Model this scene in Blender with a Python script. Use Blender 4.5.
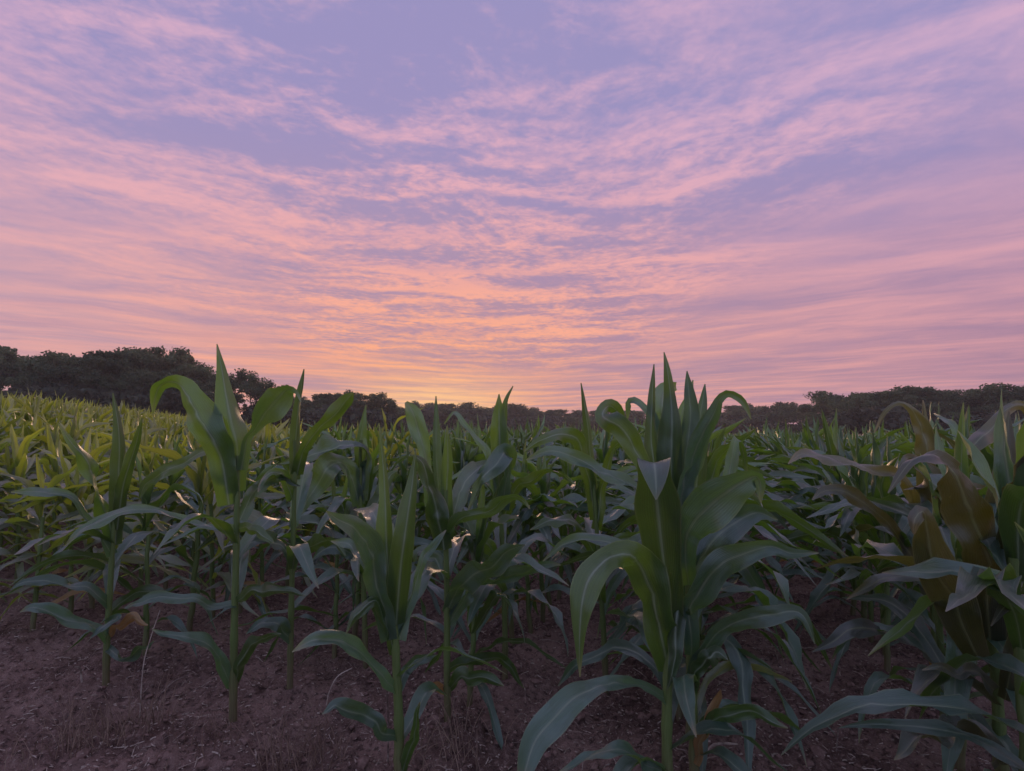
import bpy, bmesh, math, random
import numpy as np
from mathutils import Vector, Matrix

for _o in list(bpy.data.objects):
    bpy.data.objects.remove(_o, do_unlink=True)
scene = bpy.context.scene
COL = scene.collection
rng = random.Random(7)
RS = np.random.RandomState(11)

# ------------------------------------------------------------------ camera
W, H, F = 1024, 771, 560.0
EYE, HORIZON = 1.05, 422.0
PITCH = math.atan((HORIZON - H / 2) / F)
cam = bpy.data.cameras.new('camera')
cam.sensor_width = 36.0
cam.lens = F / W * 36.0
cam.clip_start, cam.clip_end = 0.05, 3000
cam_ob = bpy.data.objects.new('camera', cam)
COL.objects.link(cam_ob)
cam_ob.location = (0, 0, EYE)
cam_ob.rotation_euler = (math.pi / 2 + PITCH, 0, 0)
scene.camera = cam_ob
scene.render.resolution_x, scene.render.resolution_y = W, H
FWD = Vector((0, math.cos(PITCH), math.sin(PITCH)))
UPV = Vector((0, -math.sin(PITCH), math.cos(PITCH)))
CAM = Vector((0, 0, EYE))

def at(px, py, d):
    """world point seen at pixel (px, py) at depth d along the optical axis"""
    return CAM + d * (FWD + (px - W / 2) / F * Vector((1, 0, 0)) + (H / 2 - py) / F * UPV)

# ------------------------------------------------------------------ colour management
vs = scene.view_settings
vs.view_transform = 'Standard'
vs.look = 'None'
vs.exposure = 0.12
vs.gamma = 1.0
vs.use_curve_mapping = False

# ------------------------------------------------------------------ node helper
class NT:
    def __init__(self, tree):
        self.t = tree
    def n(self, typ, **kw):
        nd = self.t.nodes.new(typ)
        for k, v in kw.items():
            setattr(nd, k, v)
        return nd
    def put(self, sock, v):
        if hasattr(v, 'is_output') or isinstance(v, bpy.types.NodeSocket):
            self.t.links.new(v, sock)
        elif v is not None:
            try:
                sock.default_value = v
            except Exception:
                sock.default_value = (*v, 1.0)
    def m(self, op, a, b=None, c=None, clamp=False):
        nd = self.n('ShaderNodeMath', operation=op, use_clamp=clamp)
        for i, v in enumerate((a, b, c)):
            if v is not None:
                self.put(nd.inputs[i], v)
        return nd.outputs[0]
    def add(self, *a):
        r = a[0]
        for x in a[1:]:
            r = self.m('ADD', r, x)
        return r
    def mul(self, *a):
        r = a[0]
        for x in a[1:]:
            r = self.m('MULTIPLY', r, x)
        return r
    def vec(self, x, y, z=0.0):
        nd = self.n('ShaderNodeCombineXYZ')
        for i, v in enumerate((x, y, z)):
            self.put(nd.inputs[i], v)
        return nd.outputs[0]
    def sep(self, v):
        nd = self.n('ShaderNodeSeparateXYZ')
        self.put(nd.inputs[0], v)
        return nd.outputs
    def noise(self, v, scale=1.0, detail=4.0, rough=0.55, dist=0.0, lac=2.0):
        nd = self.n('ShaderNodeTexNoise')
        if v is not None:
            self.put(nd.inputs['Vector'], v)
        nd.inputs['Scale'].default_value = scale
        nd.inputs['Detail'].default_value = detail
        nd.inputs['Roughness'].default_value = rough
        nd.inputs['Lacunarity'].default_value = lac
        nd.inputs['Distortion'].default_value = dist
        return nd.outputs['Fac']
    def step(self, v, lo, hi, a=0.0, b=1.0):
        nd = self.n('ShaderNodeMapRange', interpolation_type='SMOOTHSTEP')
        self.put(nd.inputs[0], v)
        for i, q in enumerate((lo, hi, a, b)):
            self.put(nd.inputs[1 + i], q)
        return nd.outputs[0]
    def mix(self, f, a, b, typ='MIX'):
        nd = self.n('ShaderNodeMix', data_type='RGBA', blend_type=typ)
        self.put(nd.inputs[0], f)
        for i, q in ((6, a), (7, b)):
            if isinstance(q, tuple):
                q = (*q[:3], 1.0)
            self.put(nd.inputs[i], q)
        return nd.outputs[2]

def lin(r, g, b):
    f = lambda c: c / 12.92 if c <= 0.04045 else ((c + 0.055) / 1.055) ** 2.4
    return tuple(f(c / 255.0) for c in (r, g, b))

# ------------------------------------------------------------------ sky after sunset
SUN_AZ = math.radians(-8.0)          # from +Y towards +X
SUN_EL = math.radians(4.0)
world = bpy.data.worlds.new('World')
scene.world = world
world.use_nodes = True
wt = world.node_tree
wt.nodes.clear()
w = NT(wt)
tc = w.n('ShaderNodeTexCoord')
dx, dy, dz = w.sep(tc.outputs['Generated'])
el = w.m('MAXIMUM', dz, 0.0)
zc = w.add(el, 0.045)
px = w.m('DIVIDE', dx, zc)            # position on a flat cloud deck, in units of its height
py = w.m('DIVIDE', dy, zc)
bow = w.m('SQRT', w.add(1.0, w.mul(px, px, 0.8)))
ww = w.add(py, w.mul(bow, 0.80))     # cloud streets bow away from the viewer
warp = w.noise(w.vec(px, py, 2.2), 0.7, 3, 0.55)
ww = w.add(ww, w.mul(w.add(warp, -0.5), 0.9))
wx = w.add(px, w.mul(w.add(w.noise(w.vec(px, py, 9.2), 1.1, 2, 0.5), -0.5), 0.8))
# broad bands, a field of ripples with mottled flakes in its middle, soft wisps around
bands = w.noise(w.vec(w.mul(wx, 0.55), w.mul(ww, 1.15), 3.6), 1.0, 4, 0.55, 0.1)
rph = w.add(w.mul(ww, 13.0), w.mul(w.noise(w.vec(w.mul(wx, 1.8), w.mul(ww, 1.8), 8.4), 1.0, 3, 0.55), 14.0))
ripple = w.mul(w.m('SINE', rph), 0.5)
rfine = w.noise(w.vec(w.mul(wx, 2.0), w.mul(ww, 4.8), 4.4), 1.0, 5, 0.62, 0.15)
flake = w.noise(w.vec(w.mul(wx, 8.0), w.mul(ww, 9.0), 1.7), 1.0, 4, 0.68, 0.1)
grain = w.noise(w.vec(w.mul(px, 17.0), w.mul(py, 17.0), 6.1), 1.0, 3, 0.62, 0.3)
wisp = w.noise(w.vec(w.mul(wx, 1.5), w.mul(ww, 2.4), 21.7), 1.0, 5, 0.58, 0.1)
patch = w.noise(w.vec(w.mul(px, 0.36), w.mul(py, 0.30), 5.3), 1.0, 2, 0.5)
field = w.m('EXPONENT', w.mul(w.add(px, 0.25), w.add(px, 0.25), -0.30))
mid = w.mul(w.step(w.add(field, w.mul(w.add(patch, -0.5), 1.2), w.mul(w.add(warp, -0.5), 0.9)), 0.25, 0.95), w.step(el, 0.05, 0.17))
dens = w.add(w.mul(bands, 0.56), 0.24,
             w.mul(ripple, w.add(0.01, w.mul(mid, 0.14))),
             w.mul(w.add(rfine, -0.5), w.add(0.14, w.mul(mid, 0.34))),
             w.mul(w.add(flake, -0.5), w.add(0.03, w.mul(mid, 0.46))),
             w.mul(w.add(grain, -0.5), w.add(0.05, w.mul(mid, 0.42))),
             w.mul(w.add(wisp, -0.5), 0.34),
             w.mul(w.add(patch, -0.5), 0.20))
mask = w.step(dens, 0.35, 0.70)
thick = w.step(w.noise(w.vec(w.mul(wx, 0.9), w.mul(ww, 2.3), 14.2), 1.0, 4, 0.55), 0.44, 0.74)
# closeness to the place where the sun went down
gx = w.add(dx, -math.sin(SUN_AZ))
gz = w.add(el, -0.03)
fwd = w.step(dy, -0.2, 0.6)
def glow(kx, kz):
    q = w.add(w.mul(gx, gx, kx), w.mul(gz, gz, kz))
    return w.mul(w.m('EXPONENT', w.mul(q, -1.0)), fwd)
g_wide = glow(2.2, 6.0)
g_mid = glow(4.0, 19.0)
g_core = glow(45.0, 420.0)
high = w.step(el, 0.02, 0.50)
nish = w.n('ShaderNodeTexSky', sky_type='NISHITA')
nish.sun_disc = False
nish.sun_elevation = SUN_EL
nish.sun_rotation = SUN_AZ
nish.dust_density = 2.0
nish_c = w.mix(1.0, nish.outputs[0], (0.012, 0.012, 0.012), 'MULTIPLY')
side = w.step(dx, -0.75, 0.75)        # the air is paler on the left, duskier on the right
gap = w.mix(high, w.mix(side, lin(196, 164, 180), lin(168, 128, 152)), lin(154, 148, 196))
gap = w.mix(w.mul(g_wide, 0.50), gap, lin(172, 146, 176))
gap = w.mix(w.mul(g_mid, 0.80), gap, lin(182, 136, 148))
gap = w.mix(0.10, gap, nish_c)
cld = w.mix(high, w.mix(side, lin(214, 166, 168), lin(196, 142, 154)), lin(204, 168, 196))
cld = w.mix(w.mul(g_wide, 0.90), cld, lin(234, 166, 166))
cld = w.mix(w.mul(g_mid, 1.0), cld, lin(252, 170, 120))
# away from the afterglow the deck loses its pink and the air turns blue
away = w.m('MAXIMUM', w.step(dy, 0.30, -0.55), w.mul(w.step(el, 0.60, 0.96), 0.8))
gap = w.mix(away, gap, lin(142, 158, 208))
cld = w.mix(away, cld, lin(172, 178, 212))
sky = w.mix(mask, gap, cld)
shade = w.mix(high, lin(160, 126, 150), lin(146, 142, 190))
sky = w.mix(w.mul(thick, w.add(0.38, w.mul(high, -0.1)), w.m('SUBTRACT', 1.0, away)), sky, shade)
sky = w.mix(w.mul(g_core, w.add(0.25, w.mul(mask, 0.6))), sky, lin(255, 205, 140))
low = w.step(dz, -0.06, -0.01)
sky = w.mix(low, lin(60, 50, 52), sky)
scaled = w.mix(1.0, sky, (10.0, 10.0, 10.0), 'MULTIPLY')
bg = w.n('ShaderNodeBackground')
w.put(bg.inputs['Color'], scaled)
bg.inputs['Strength'].default_value = 0.1
wo = w.n('ShaderNodeOutputWorld')
wt.links.new(bg.outputs[0], wo.inputs[0])
world.cycles.sampling_method = 'MANUAL'
world.cycles.sample_map_resolution = 1024

# last warm light over the far trees
sun = bpy.data.lights.new('sun', 'SUN')
sun.energy = 2.4
sun.angle = math.radians(30)
sun.color = (1.0, 0.62, 0.38)
sun_ob = bpy.data.objects.new('sun', sun)
COL.objects.link(sun_ob)
sun_ob.rotation_euler = (math.pi / 2 - SUN_EL, 0, math.pi - SUN_AZ)

# ------------------------------------------------------------------ object helpers
def tag(o, label, cat, group=None, kind=None):
    if label: o['label'] = label
    if cat: o['category'] = cat
    if group: o['group'] = group
    if kind: o['kind'] = kind
    return o

def obj(name, mesh, mat=None, parent=None):
    o = bpy.data.objects.new(name, mesh)
    COL.objects.link(o)
    if mat is not None and len(mesh.materials) == 0:
        mesh.materials.append(mat)
    if parent is not None:
        o.parent = parent
    return o

def empty(name, loc):
    o = bpy.data.objects.new(name, None)
    o.empty_display_size = 0.1
    COL.objects.link(o)
    o.location = loc
    return o

class MB:
    """collects vertices, faces and uvs for one mesh"""
    def __init__(self):
        self.v, self.f, self.uv, self.mi = [], [], [], []
    def grid(self, rows, us, vs_, closed=False, mi=0):
        b = len(self.v)
        n = len(rows[0])
        for r in rows:
            self.v.extend([tuple(p) for p in r])
        for i in range(len(rows) - 1):
            for j in range(n if closed else n - 1):
                j2 = (j + 1) % n
                self.f.append((b + i * n + j, b + i * n + j2, b + (i + 1) * n + j2, b + (i + 1) * n + j))
                self.uv.append(((us[j], vs_[i]), (us[j + 1] if j + 1 < len(us) else 1.0, vs_[i]),
                                (us[j + 1] if j + 1 < len(us) else 1.0, vs_[i + 1]), (us[j], vs_[i + 1])))
                self.mi.append(mi)
    def mesh(self, name, mats, smooth=True):
        me = bpy.data.meshes.new(name)
        me.from_pydata(self.v, [], self.f)
        uvl = me.uv_layers.new(name='UVMap')
        flat = [c for q in self.uv for p in q for c in p]
        uvl.data.foreach_set('uv', flat)
        for m in mats:
            me.materials.append(m)
        me.polygons.foreach_set('material_index', self.mi)
        me.polygons.foreach_set('use_smooth', [smooth] * len(self.f))
        me.update()
        return me

# ------------------------------------------------------------------ noise for relief (numpy value noise)
def vnoise(x, y, seed=0):
    xi, yi = np.floor(x).astype(np.int64), np.floor(y).astype(np.int64)
    fx, fy = x - xi, y - yi
    fx, fy = fx * fx * (3 - 2 * fx), fy * fy * (3 - 2 * fy)
    def h(a, b):
        n = (a * 374761393 + b * 668265263 + seed * 974634777) & 0xffffffff
        n = ((n ^ (n >> 13)) * 1274126177) & 0xffffffff
        return ((n ^ (n >> 16)) & 0xffff) / 65535.0
    a, b, c, d = h(xi, yi), h(xi + 1, yi), h(xi, yi + 1), h(xi + 1, yi + 1)
    return (a * (1 - fx) + b * fx) * (1 - fy) + (c * (1 - fx) + d * fx) * fy

# ------------------------------------------------------------------ terrain
ROW_A = math.radians(19.5)
RD = (math.sin(ROW_A), math.cos(ROW_A))       # along the rows
RP = (math.cos(ROW_A), -math.sin(ROW_A))      # across the rows
ROW0, ROWSTEP = -0.08, 0.78
def row_xy(k, t):
    s = ROW0 + ROWSTEP * k
    return s * RP[0] + t * RD[0], s * RP[1] + t * RD[1]

AZ_PX = np.array([-2000, -300, 0, 60, 130, 190, 256, 320, 3000.0])
AZ_SL = np.array([0.050, 0.047, 0.040, 0.032, 0.020, 0.007, -0.006, -0.021, -0.021])
def terrain(x, y):
    x, y = np.asarray(x, float), np.asarray(y, float)
    r = np.hypot(x, y)
    pxl = 512 + 560 * x / np.maximum(y, 0.35 * r + 1e-6)
    sl = np.interp(pxl, AZ_PX, AZ_SL)
    k = np.clip((r - 3.0) / np.interp(pxl, [60, 280], [8.0, 14.0]), 0, 1)
    k = k * k * (3 - 2 * k)
    rr = np.minimum(r, np.interp(pxl, [-50, 130, 256, 320], [15.0, 22.0, 90.0, 260.0]))
    return sl * rr * k
def relief(x, y):
    """clods, shallow furrows and the slight ridges the rows stand on"""
    x, y = np.asarray(x, float), np.asarray(y, float)
    s = (x * RP[0] + y * RP[1] - ROW0) / ROWSTEP
    z = 0.018 * np.cos(2 * np.pi * s)
    z = z + 0.040 * (vnoise(x * 2.3, y * 2.3, 1) - 0.5) + 0.030 * (vnoise(x * 6.1, y * 6.1, 2) - 0.5)
    c = vnoise(x * 16, y * 16, 3)
    z = z + 0.030 * np.maximum(c - 0.5, 0) + 0.024 * (vnoise(x * 36, y * 36, 4) - 0.5) + 0.016 * (vnoise(x * 80, y * 80, 5) - 0.5)
    r = np.hypot(x, y)
    return z * np.clip((14 - r) / 8, 0, 1)
def gz_at(x, y):
    return float(terrain(x, y) + relief(x, y))

# ------------------------------------------------------------------ materials
def material(name):
    m = bpy.data.materials.new(name)
    m.use_nodes = True
    m.node_tree.nodes.clear()
    t = NT(m.node_tree)
    out = t.n('ShaderNodeOutputMaterial')
    return m, t, out
def principled(t, col, rough, spec=0.5, bump=None, bs=0.3, bd=0.01):
    p = t.n('ShaderNodeBsdfPrincipled')
    t.put(p.inputs['Base Color'], (*col, 1.0) if isinstance(col, tuple) else col)
    t.put(p.inputs['Roughness'], rough)
    p.inputs['Specular IOR Level'].default_value = spec
    if bump is not None:
        b = t.n('ShaderNodeBump')
        b.inputs['Strength'].default_value = bs
        b.inputs['Distance'].default_value = bd
        t.put(b.inputs['Height'], bump)
        t.t.links.new(b.outputs[0], p.inputs['Normal'])
    return p

def soil_material():
    m, t, out = material('soil')
    g = t.n('ShaderNodeNewGeometry').outputs['Position']
    n1 = t.noise(g, 3.0, 6, 0.6)
    n2 = t.noise(g, 38.0, 5, 0.65)
    n3 = t.noise(g, 120.0, 4, 0.7)
    c = t.mix(t.step(n1, 0.35, 0.68), (0.165, 0.094, 0.078), (0.370, 0.232, 0.192))
    c = t.mix(t.mul(t.step(n2, 0.50, 0.72), 0.55), c, (0.44, 0.30, 0.25))
    c = t.mix(t.mul(t.step(n3, 0.55, 0.70), 0.6), c, (0.62, 0.47, 0.41))
    c = t.mix(t.mul(t.step(n2, 0.48, 0.34), 0.75), c, (0.050, 0.030, 0.026))
    p = principled(t, c, 0.92, 0.25, t.add(n2, t.mul(n3, 0.6)), 1.0, 0.025)
    m.node_tree.links.new(p.outputs[0], out.inputs[0])
    return m

def leaf_material(name, top, under, trans, rib, tf=0.36, rough=0.28):
    """corn blade: parallel veins, pale midrib, waxy upper face with reflected sky painted in as a bluish colour, greener underside, light shines through"""
    m, t, out = material(name)
    uv = t.n('ShaderNodeUVMap').outputs[0]
    u, v, _ = t.sep(uv)
    rnd = t.n('ShaderNodeObjectInfo').outputs['Random']
    geo = t.n('ShaderNodeNewGeometry')
    pos, back = geo.outputs['Position'], geo.outputs['Backfacing']
    big = t.noise(pos, 2.6, 3, 0.5)
    mott = t.noise(t.vec(t.mul(u, 7.0), t.mul(v, 7.0), t.mul(rnd, 40.0)), 1.0, 5, 0.62)
    streak = t.noise(t.vec(t.mul(u, 34.0), t.mul(v, 2.2), t.mul(rnd, 17.0)), 1.0, 3, 0.6)
    vein = t.m('SINE', t.add(t.mul(u, 120.0), t.mul(mott, 2.0)))
    cu = t.m('ABSOLUTE', t.add(u, -0.5))
    ribm = t.step(cu, 0.050, 0.012)
    ribw = t.step(cu, 0.13, 0.02)
    edge = t.step(cu, 0.45, 0.5)
    tone = t.add(t.mul(rnd, 0.45), t.mul(big, 0.55))
    ct = t.mix(t.step(tone, 0.25, 0.75), tuple(q * 0.72 for q in top), tuple(q * 1.30 for q in top))
    cb = t.mix(t.step(tone, 0.25, 0.75), tuple(q * 0.75 for q in under), tuple(q * 1.30 for q in under))
    c = t.mix(back, ct, cb)
    c = t.mix(t.mul(t.step(streak, 0.42, 0.70), 0.35), c, t.mix(back, tuple(q * 1.5 for q in top), tuple(q * 1.9 for q in under)))
    c = t.mix(t.mul(t.step(vein, -0.2, 1.0), 0.20), c, t.mix(back, tuple(q * 1.7 for q in top), tuple(q * 2.1 for q in under)))
    c = t.mix(t.mul(t.step(mott, 0.52, 0.30), 0.45), c, t.mix(back, tuple(q * 0.5 for q in top), tuple(q * 0.5 for q in under)))
    c = t.mix(t.mul(ribw, 0.22), c, rib)
    c = t.mix(t.mul(ribm, 0.75), c, rib)
    c = t.mix(t.mul(edge, 0.40), c, (0.30, 0.28, 0.13))
    spots_ = t.noise(t.vec(t.mul(u, 5.0), t.mul(v, 26.0), t.mul(rnd, 90.0)), 1.0, 3, 0.7)
    c = t.mix(t.mul(t.step(spots_, 0.70, 0.80), 0.6), c, (0.34, 0.28, 0.13))
    tip = t.step(t.add(v, t.mul(t.add(mott, t.mul(rnd, 0.5)), 0.16)), 1.04, 1.14)
    c = t.mix(t.mul(tip, 0.8), c, (0.36, 0.26, 0.14))
    tcol = t.mix(t.step(t.add(t.mul(rnd, 0.5), t.mul(streak, 0.5)), 0.3, 0.75), tuple(q * 0.75 for q in trans), tuple(q * 1.35 for q in trans))
    tcol = t.mix(t.mul(ribw, 0.6), tcol, tuple(q * 0.5 for q in trans))
    hgt = t.add(t.mul(vein, 0.45), t.mul(mott, 3.0), t.mul(streak, 1.2))
    p = principled(t, c, t.add(rough, t.mul(mott, 0.20), t.mul(back, 0.12)), 1.0, hgt, 0.35, 0.003)
    p.inputs['Coat Weight'].default_value = 0.7
    p.inputs['Coat IOR'].default_value = 1.6
    p.inputs['Coat Roughness'].default_value = 0.30
    p.inputs['Sheen Weight'].default_value = 0.08
    p.inputs['Sheen Roughness'].default_value = 0.45
    p.inputs['Sheen Tint'].default_value = (0.82, 0.92, 1.0, 1.0)
    tr = t.n('ShaderNodeBsdfTranslucent')
    t.put(tr.inputs[0], tcol)
    mx = t.n('ShaderNodeMixShader')
    mx.inputs[0].default_value = tf
    m.node_tree.links.new(p.outputs[0], mx.inputs[1])
    m.node_tree.links.new(tr.outputs[0], mx.inputs[2])
    m.node_tree.links.new(mx.outputs[0], out.inputs[0])
    return m

def stalk_material():
    m, t, out = material('corn_stalk')
    uv = t.n('ShaderNodeUVMap').outputs[0]
    u, v, _ = t.sep(uv)
    n = t.noise(t.vec(t.mul(u, 26.0), t.mul(v, 9.0)), 1.0, 4, 0.6)
    c = t.mix(t.step(v, 0.02, 0.35), (0.17, 0.125, 0.07), (0.135, 0.185, 0.055))
    c = t.mix(t.mul(t.step(n, 0.45, 0.7), 0.5), c, (0.20, 0.25, 0.09))
    c = t.mix(t.mul(t.step(n, 0.45, 0.30), 0.5), c, (0.07, 0.10, 0.03))
    p = principled(t, c, 0.5, 0.4, n, 0.2, 0.004)
    m.node_tree.links.new(p.outputs[0], out.inputs[0])
    return m

def plain_material(name, c1, c2, scale=8.0, rough=0.85, tf=0.0, bumpd=0.01):
    m, t, out = material(name)
    oi = t.n('ShaderNodeObjectInfo').outputs['Random']
    g = t.n('ShaderNodeNewGeometry').outputs['Position']
    n = t.noise(g, scale, 4, 0.6)
    c = t.mix(t.step(t.add(t.mul(n, 0.75), t.mul(oi, 0.25)), 0.32, 0.70), c1, c2)
    p = principled(t, c, rough, 0.3, n, 0.3, bumpd)
    last = p.outputs[0]
    if tf:
        tr = t.n('ShaderNodeBsdfTranslucent')
        t.put(tr.inputs[0], c)
        mx = t.n('ShaderNodeMixShader')
        mx.inputs[0].default_value = tf
        m.node_tree.links.new(last, mx.inputs[1])
        m.node_tree.links.new(tr.outputs[0], mx.inputs[2])
        last = mx.outputs[0]
    m.node_tree.links.new(last, out.inputs[0])
    return m

M_SOIL = soil_material()
M_LEAF = leaf_material('corn_leaf', (0.070, 0.130, 0.098), (0.028, 0.072, 0.010), (0.150, 0.290, 0.020), (0.30, 0.36, 0.24))  # first colour, the upper face, carries the bluish sky reflection as paint
M_PALE = leaf_material('corn_leaf_pale', (0.135, 0.165, 0.118), (0.070, 0.110, 0.020), (0.42, 0.52, 0.04), (0.36, 0.38, 0.22), 0.42)  # lighter, yellower copy of the leaf: brighter light on the left put into colour
M_OLIVE = leaf_material('corn_leaf_olive', (0.070, 0.090, 0.064), (0.030, 0.042, 0.010), (0.16, 0.165, 0.016), (0.24, 0.26, 0.12), 0.30)
M_YELLOW = leaf_material('corn_leaf_dying', (0.40, 0.22, 0.06), (0.34, 0.19, 0.06), (0.5, 0.25, 0.05), (0.45, 0.32, 0.14), 0.3, 0.6)
M_STALK = stalk_material()
M_STRAW = plain_material('straw', (0.14, 0.088, 0.072), (0.58, 0.45, 0.37), 45.0, 0.8, 0.15, 0.002)
M_CLOD = plain_material('clod', (0.17, 0.100, 0.083), (0.36, 0.235, 0.195), 45.0, 0.95)
M_BARK = plain_material('bark', (0.05, 0.04, 0.035), (0.11, 0.09, 0.075), 3.0, 0.9, 0.0, 0.05)
M_CROWN = plain_material('tree_foliage', (0.060, 0.092, 0.048), (0.115, 0.150, 0.072), 0.5, 0.7, 0.3)
M_BUSH = plain_material('shrub_foliage', (0.045, 0.055, 0.038), (0.080, 0.090, 0.055), 0.9, 0.75, 0.2)

# ------------------------------------------------------------------ ground: one sheet, fine where the lens is near
def build_ground():
    fine = np.radians(np.arange(-62, 62.01, 0.17))
    coarse = np.radians(np.arange(66, 294.1, 6.0))
    ang = np.concatenate([fine, coarse])
    rad = [0.0]
    r = 0.5
    while r < 9.0:
        rad.append(r); r += 0.0085 + 0.0065 * r
    while r < 1500:
        rad.append(r); r *= 1.12
    rad = np.array(rad[1:])
    A, R = np.meshgrid(ang, rad)
    X, Y = R * np.sin(A), R * np.cos(A)
    Z = terrain(X, Y) + relief(X, Y)
    n, mrow = len(ang), len(rad)
    verts = np.stack([X, Y, Z], -1).reshape(-1, 3)
    verts = np.concatenate([verts, [[0, 0, 0.0]]])
    i = np.arange(mrow - 1)[:, None] * n
    j = np.arange(n)[None, :]
    j2 = (j + 1) % n
    quads = np.stack([i + j, i + n + j, i + n + j2, i + j2], -1).reshape(-1, 4)
    c = len(verts) - 1
    tris = np.stack([np.full(n, c), np.arange(n), (np.arange(n) + 1) % n], -1)
    me = bpy.data.meshes.new('ground')
    nf = len(quads) + n
    me.vertices.add(len(verts)); me.vertices.foreach_set('co', verts.ravel())
    me.loops.add(quads.size + tris.size)
    me.loops.foreach_set('vertex_index', np.concatenate([quads.ravel(), tris.ravel()]))
    me.polygons.add(nf)
    me.polygons.foreach_set('loop_start', np.concatenate([np.arange(len(quads)) * 4, quads.size + np.arange(n) * 3]))
    me.polygons.foreach_set('loop_total', np.concatenate([np.full(len(quads), 4), np.full(n, 3)]))
    me.polygons.foreach_set('use_smooth', np.ones(nf, bool))
    me.update(); me.validate()
    o = obj('ground', me, M_SOIL)
    o['kind'] = 'structure'
build_ground()

# ------------------------------------------------------------------ corn: blades and stalks
def catmull(P, n):
    """P: (k, m) control rows -> n+1 samples of a centripetal-ish curve through them"""
    P = np.asarray(P, float)
    seg = np.linalg.norm(np.diff(P[:, :3], axis=0), axis=1)
    s = np.concatenate([[0], np.cumsum(seg)])
    q = np.linspace(0, s[-1], n + 1)
    E = np.vstack([2 * P[0] - P[1], P, 2 * P[-1] - P[-2]])
    out = []
    for x in q:
        i = min(np.searchsorted(s, x, side='right') - 1, len(P) - 2)
        t = (x - s[i]) / max(seg[i], 1e-9)
        p0, p1, p2, p3 = E[i], E[i + 1], E[i + 2], E[i + 3]
        m1, m2 = (p2 - p0) * 0.5, (p3 - p1) * 0.5
        t2, t3 = t * t, t * t * t
        out.append((2 * t3 - 3 * t2 + 1) * p1 + (t3 - 2 * t2 + t) * m1 + (-2 * t3 + 3 * t2) * p2 + (t3 - t2) * m2)
    return np.array(out)

def blade(mb, pts, wid, wdir, fold, wave, seed, nu=6, mi=0, show=0, crs=1.0):
    """ribbon: pts (n,3) midrib, wid (n) full widths, wdir (n,3) unit width directions.
    fold: depth of the V; wave: ruffled edges"""
    r = random.Random(seed)
    n = len(pts)
    T = np.gradient(pts, axis=0)
    T /= np.linalg.norm(T, axis=1)[:, None] + 1e-9
    Wd = wdir - (wdir * T).sum(1)[:, None] * T
    Wd /= np.linalg.norm(Wd, axis=1)[:, None] + 1e-9
    N = np.cross(Wd, T)
    if show:                                        # which face is turned to the lens side
        q = N[int(n * .3):int(n * .6)].mean(0)[1] * show
    else:
        q = -N[:max(2, int(n * .55)), 2].mean()     # upper face of the blade looks up
    if q > 0:
        Wd, N = -Wd, -N
    L = np.linalg.norm(np.diff(pts, axis=0), axis=1).sum()
    s = np.linspace(0, 1, n)
    us = np.linspace(0, 1, nu + 1)
    f1, f2 = r.uniform(10, 15) * L / 0.7, r.uniform(10, 15) * L / 0.7
    p1, p2 = r.uniform(0, 6), r.uniform(0, 6)
    env = np.clip(s * 4, 0, 1) * np.clip((1 - s) * 5, 0, 1)
    rows = []
    gs, gu = np.meshgrid(s, us, indexing='ij')
    crk = crs * env[:, None] * (0.34 * (vnoise(gs * 9 * L / .7 + seed % 97, gu * 2.2 + seed % 53, 6) - .5) + 0.18 * (vnoise(gs * 24 * L / .7 + seed % 31, gu * 4, 7) - .5))
    for i in range(n):
        row = []
        for u in us:
            c = (u - 0.5) * 2
            a = abs(c)
            wv = wave * env[i] * a * a * wid[i] * (math.sin(f1 * s[i] * 2.2 + p1) if c < 0 else math.sin(f2 * s[i] * 2.2 + p2))
            up = fold * wid[i] * (a ** 1.35) + wv + crk[i][int(round(u * nu))] * wid[i]
            row.append(pts[i] + Wd[i] * (c * 0.5 * wid[i] * (1 - 0.12 * fold * a)) + N[i] * up)
        rows.append(row)
    mb.grid(rows, list(us), list(s), mi=mi)

def stalk(mb, base, top, r0, r1, nodes=7, mi=0, lean=None, nseg=10):
    """slightly zig-zag cane with swollen nodes"""
    base, top = np.array(base, float), np.array(top, float)
    rows, vsl = [], []
    m = nodes * 4
    for i in range(m + 1):
        t = i / m
        c = base + (top - base) * t
        if lean is not None:
            c = c + np.array(lean) * (t * t - t)
        zz = math.sin(t * nodes * math.pi)
        c = c + np.array([0.003 * zz, 0.002 * zz, 0])
        rr = r0 + (r1 - r0) * t
        if i % 4 == 0:
            rr *= 1.16
        elif i % 4 == 1:
            rr *= 1.0
        rows.append([c + rr * np.array([math.cos(a), math.sin(a), 0]) for a in np.linspace(0, 2 * math.pi, nseg, endpoint=False)])
        vsl.append(t)
    mb.grid(rows, [k / nseg for k in range(nseg)], vsl, closed=True, mi=mi)

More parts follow.
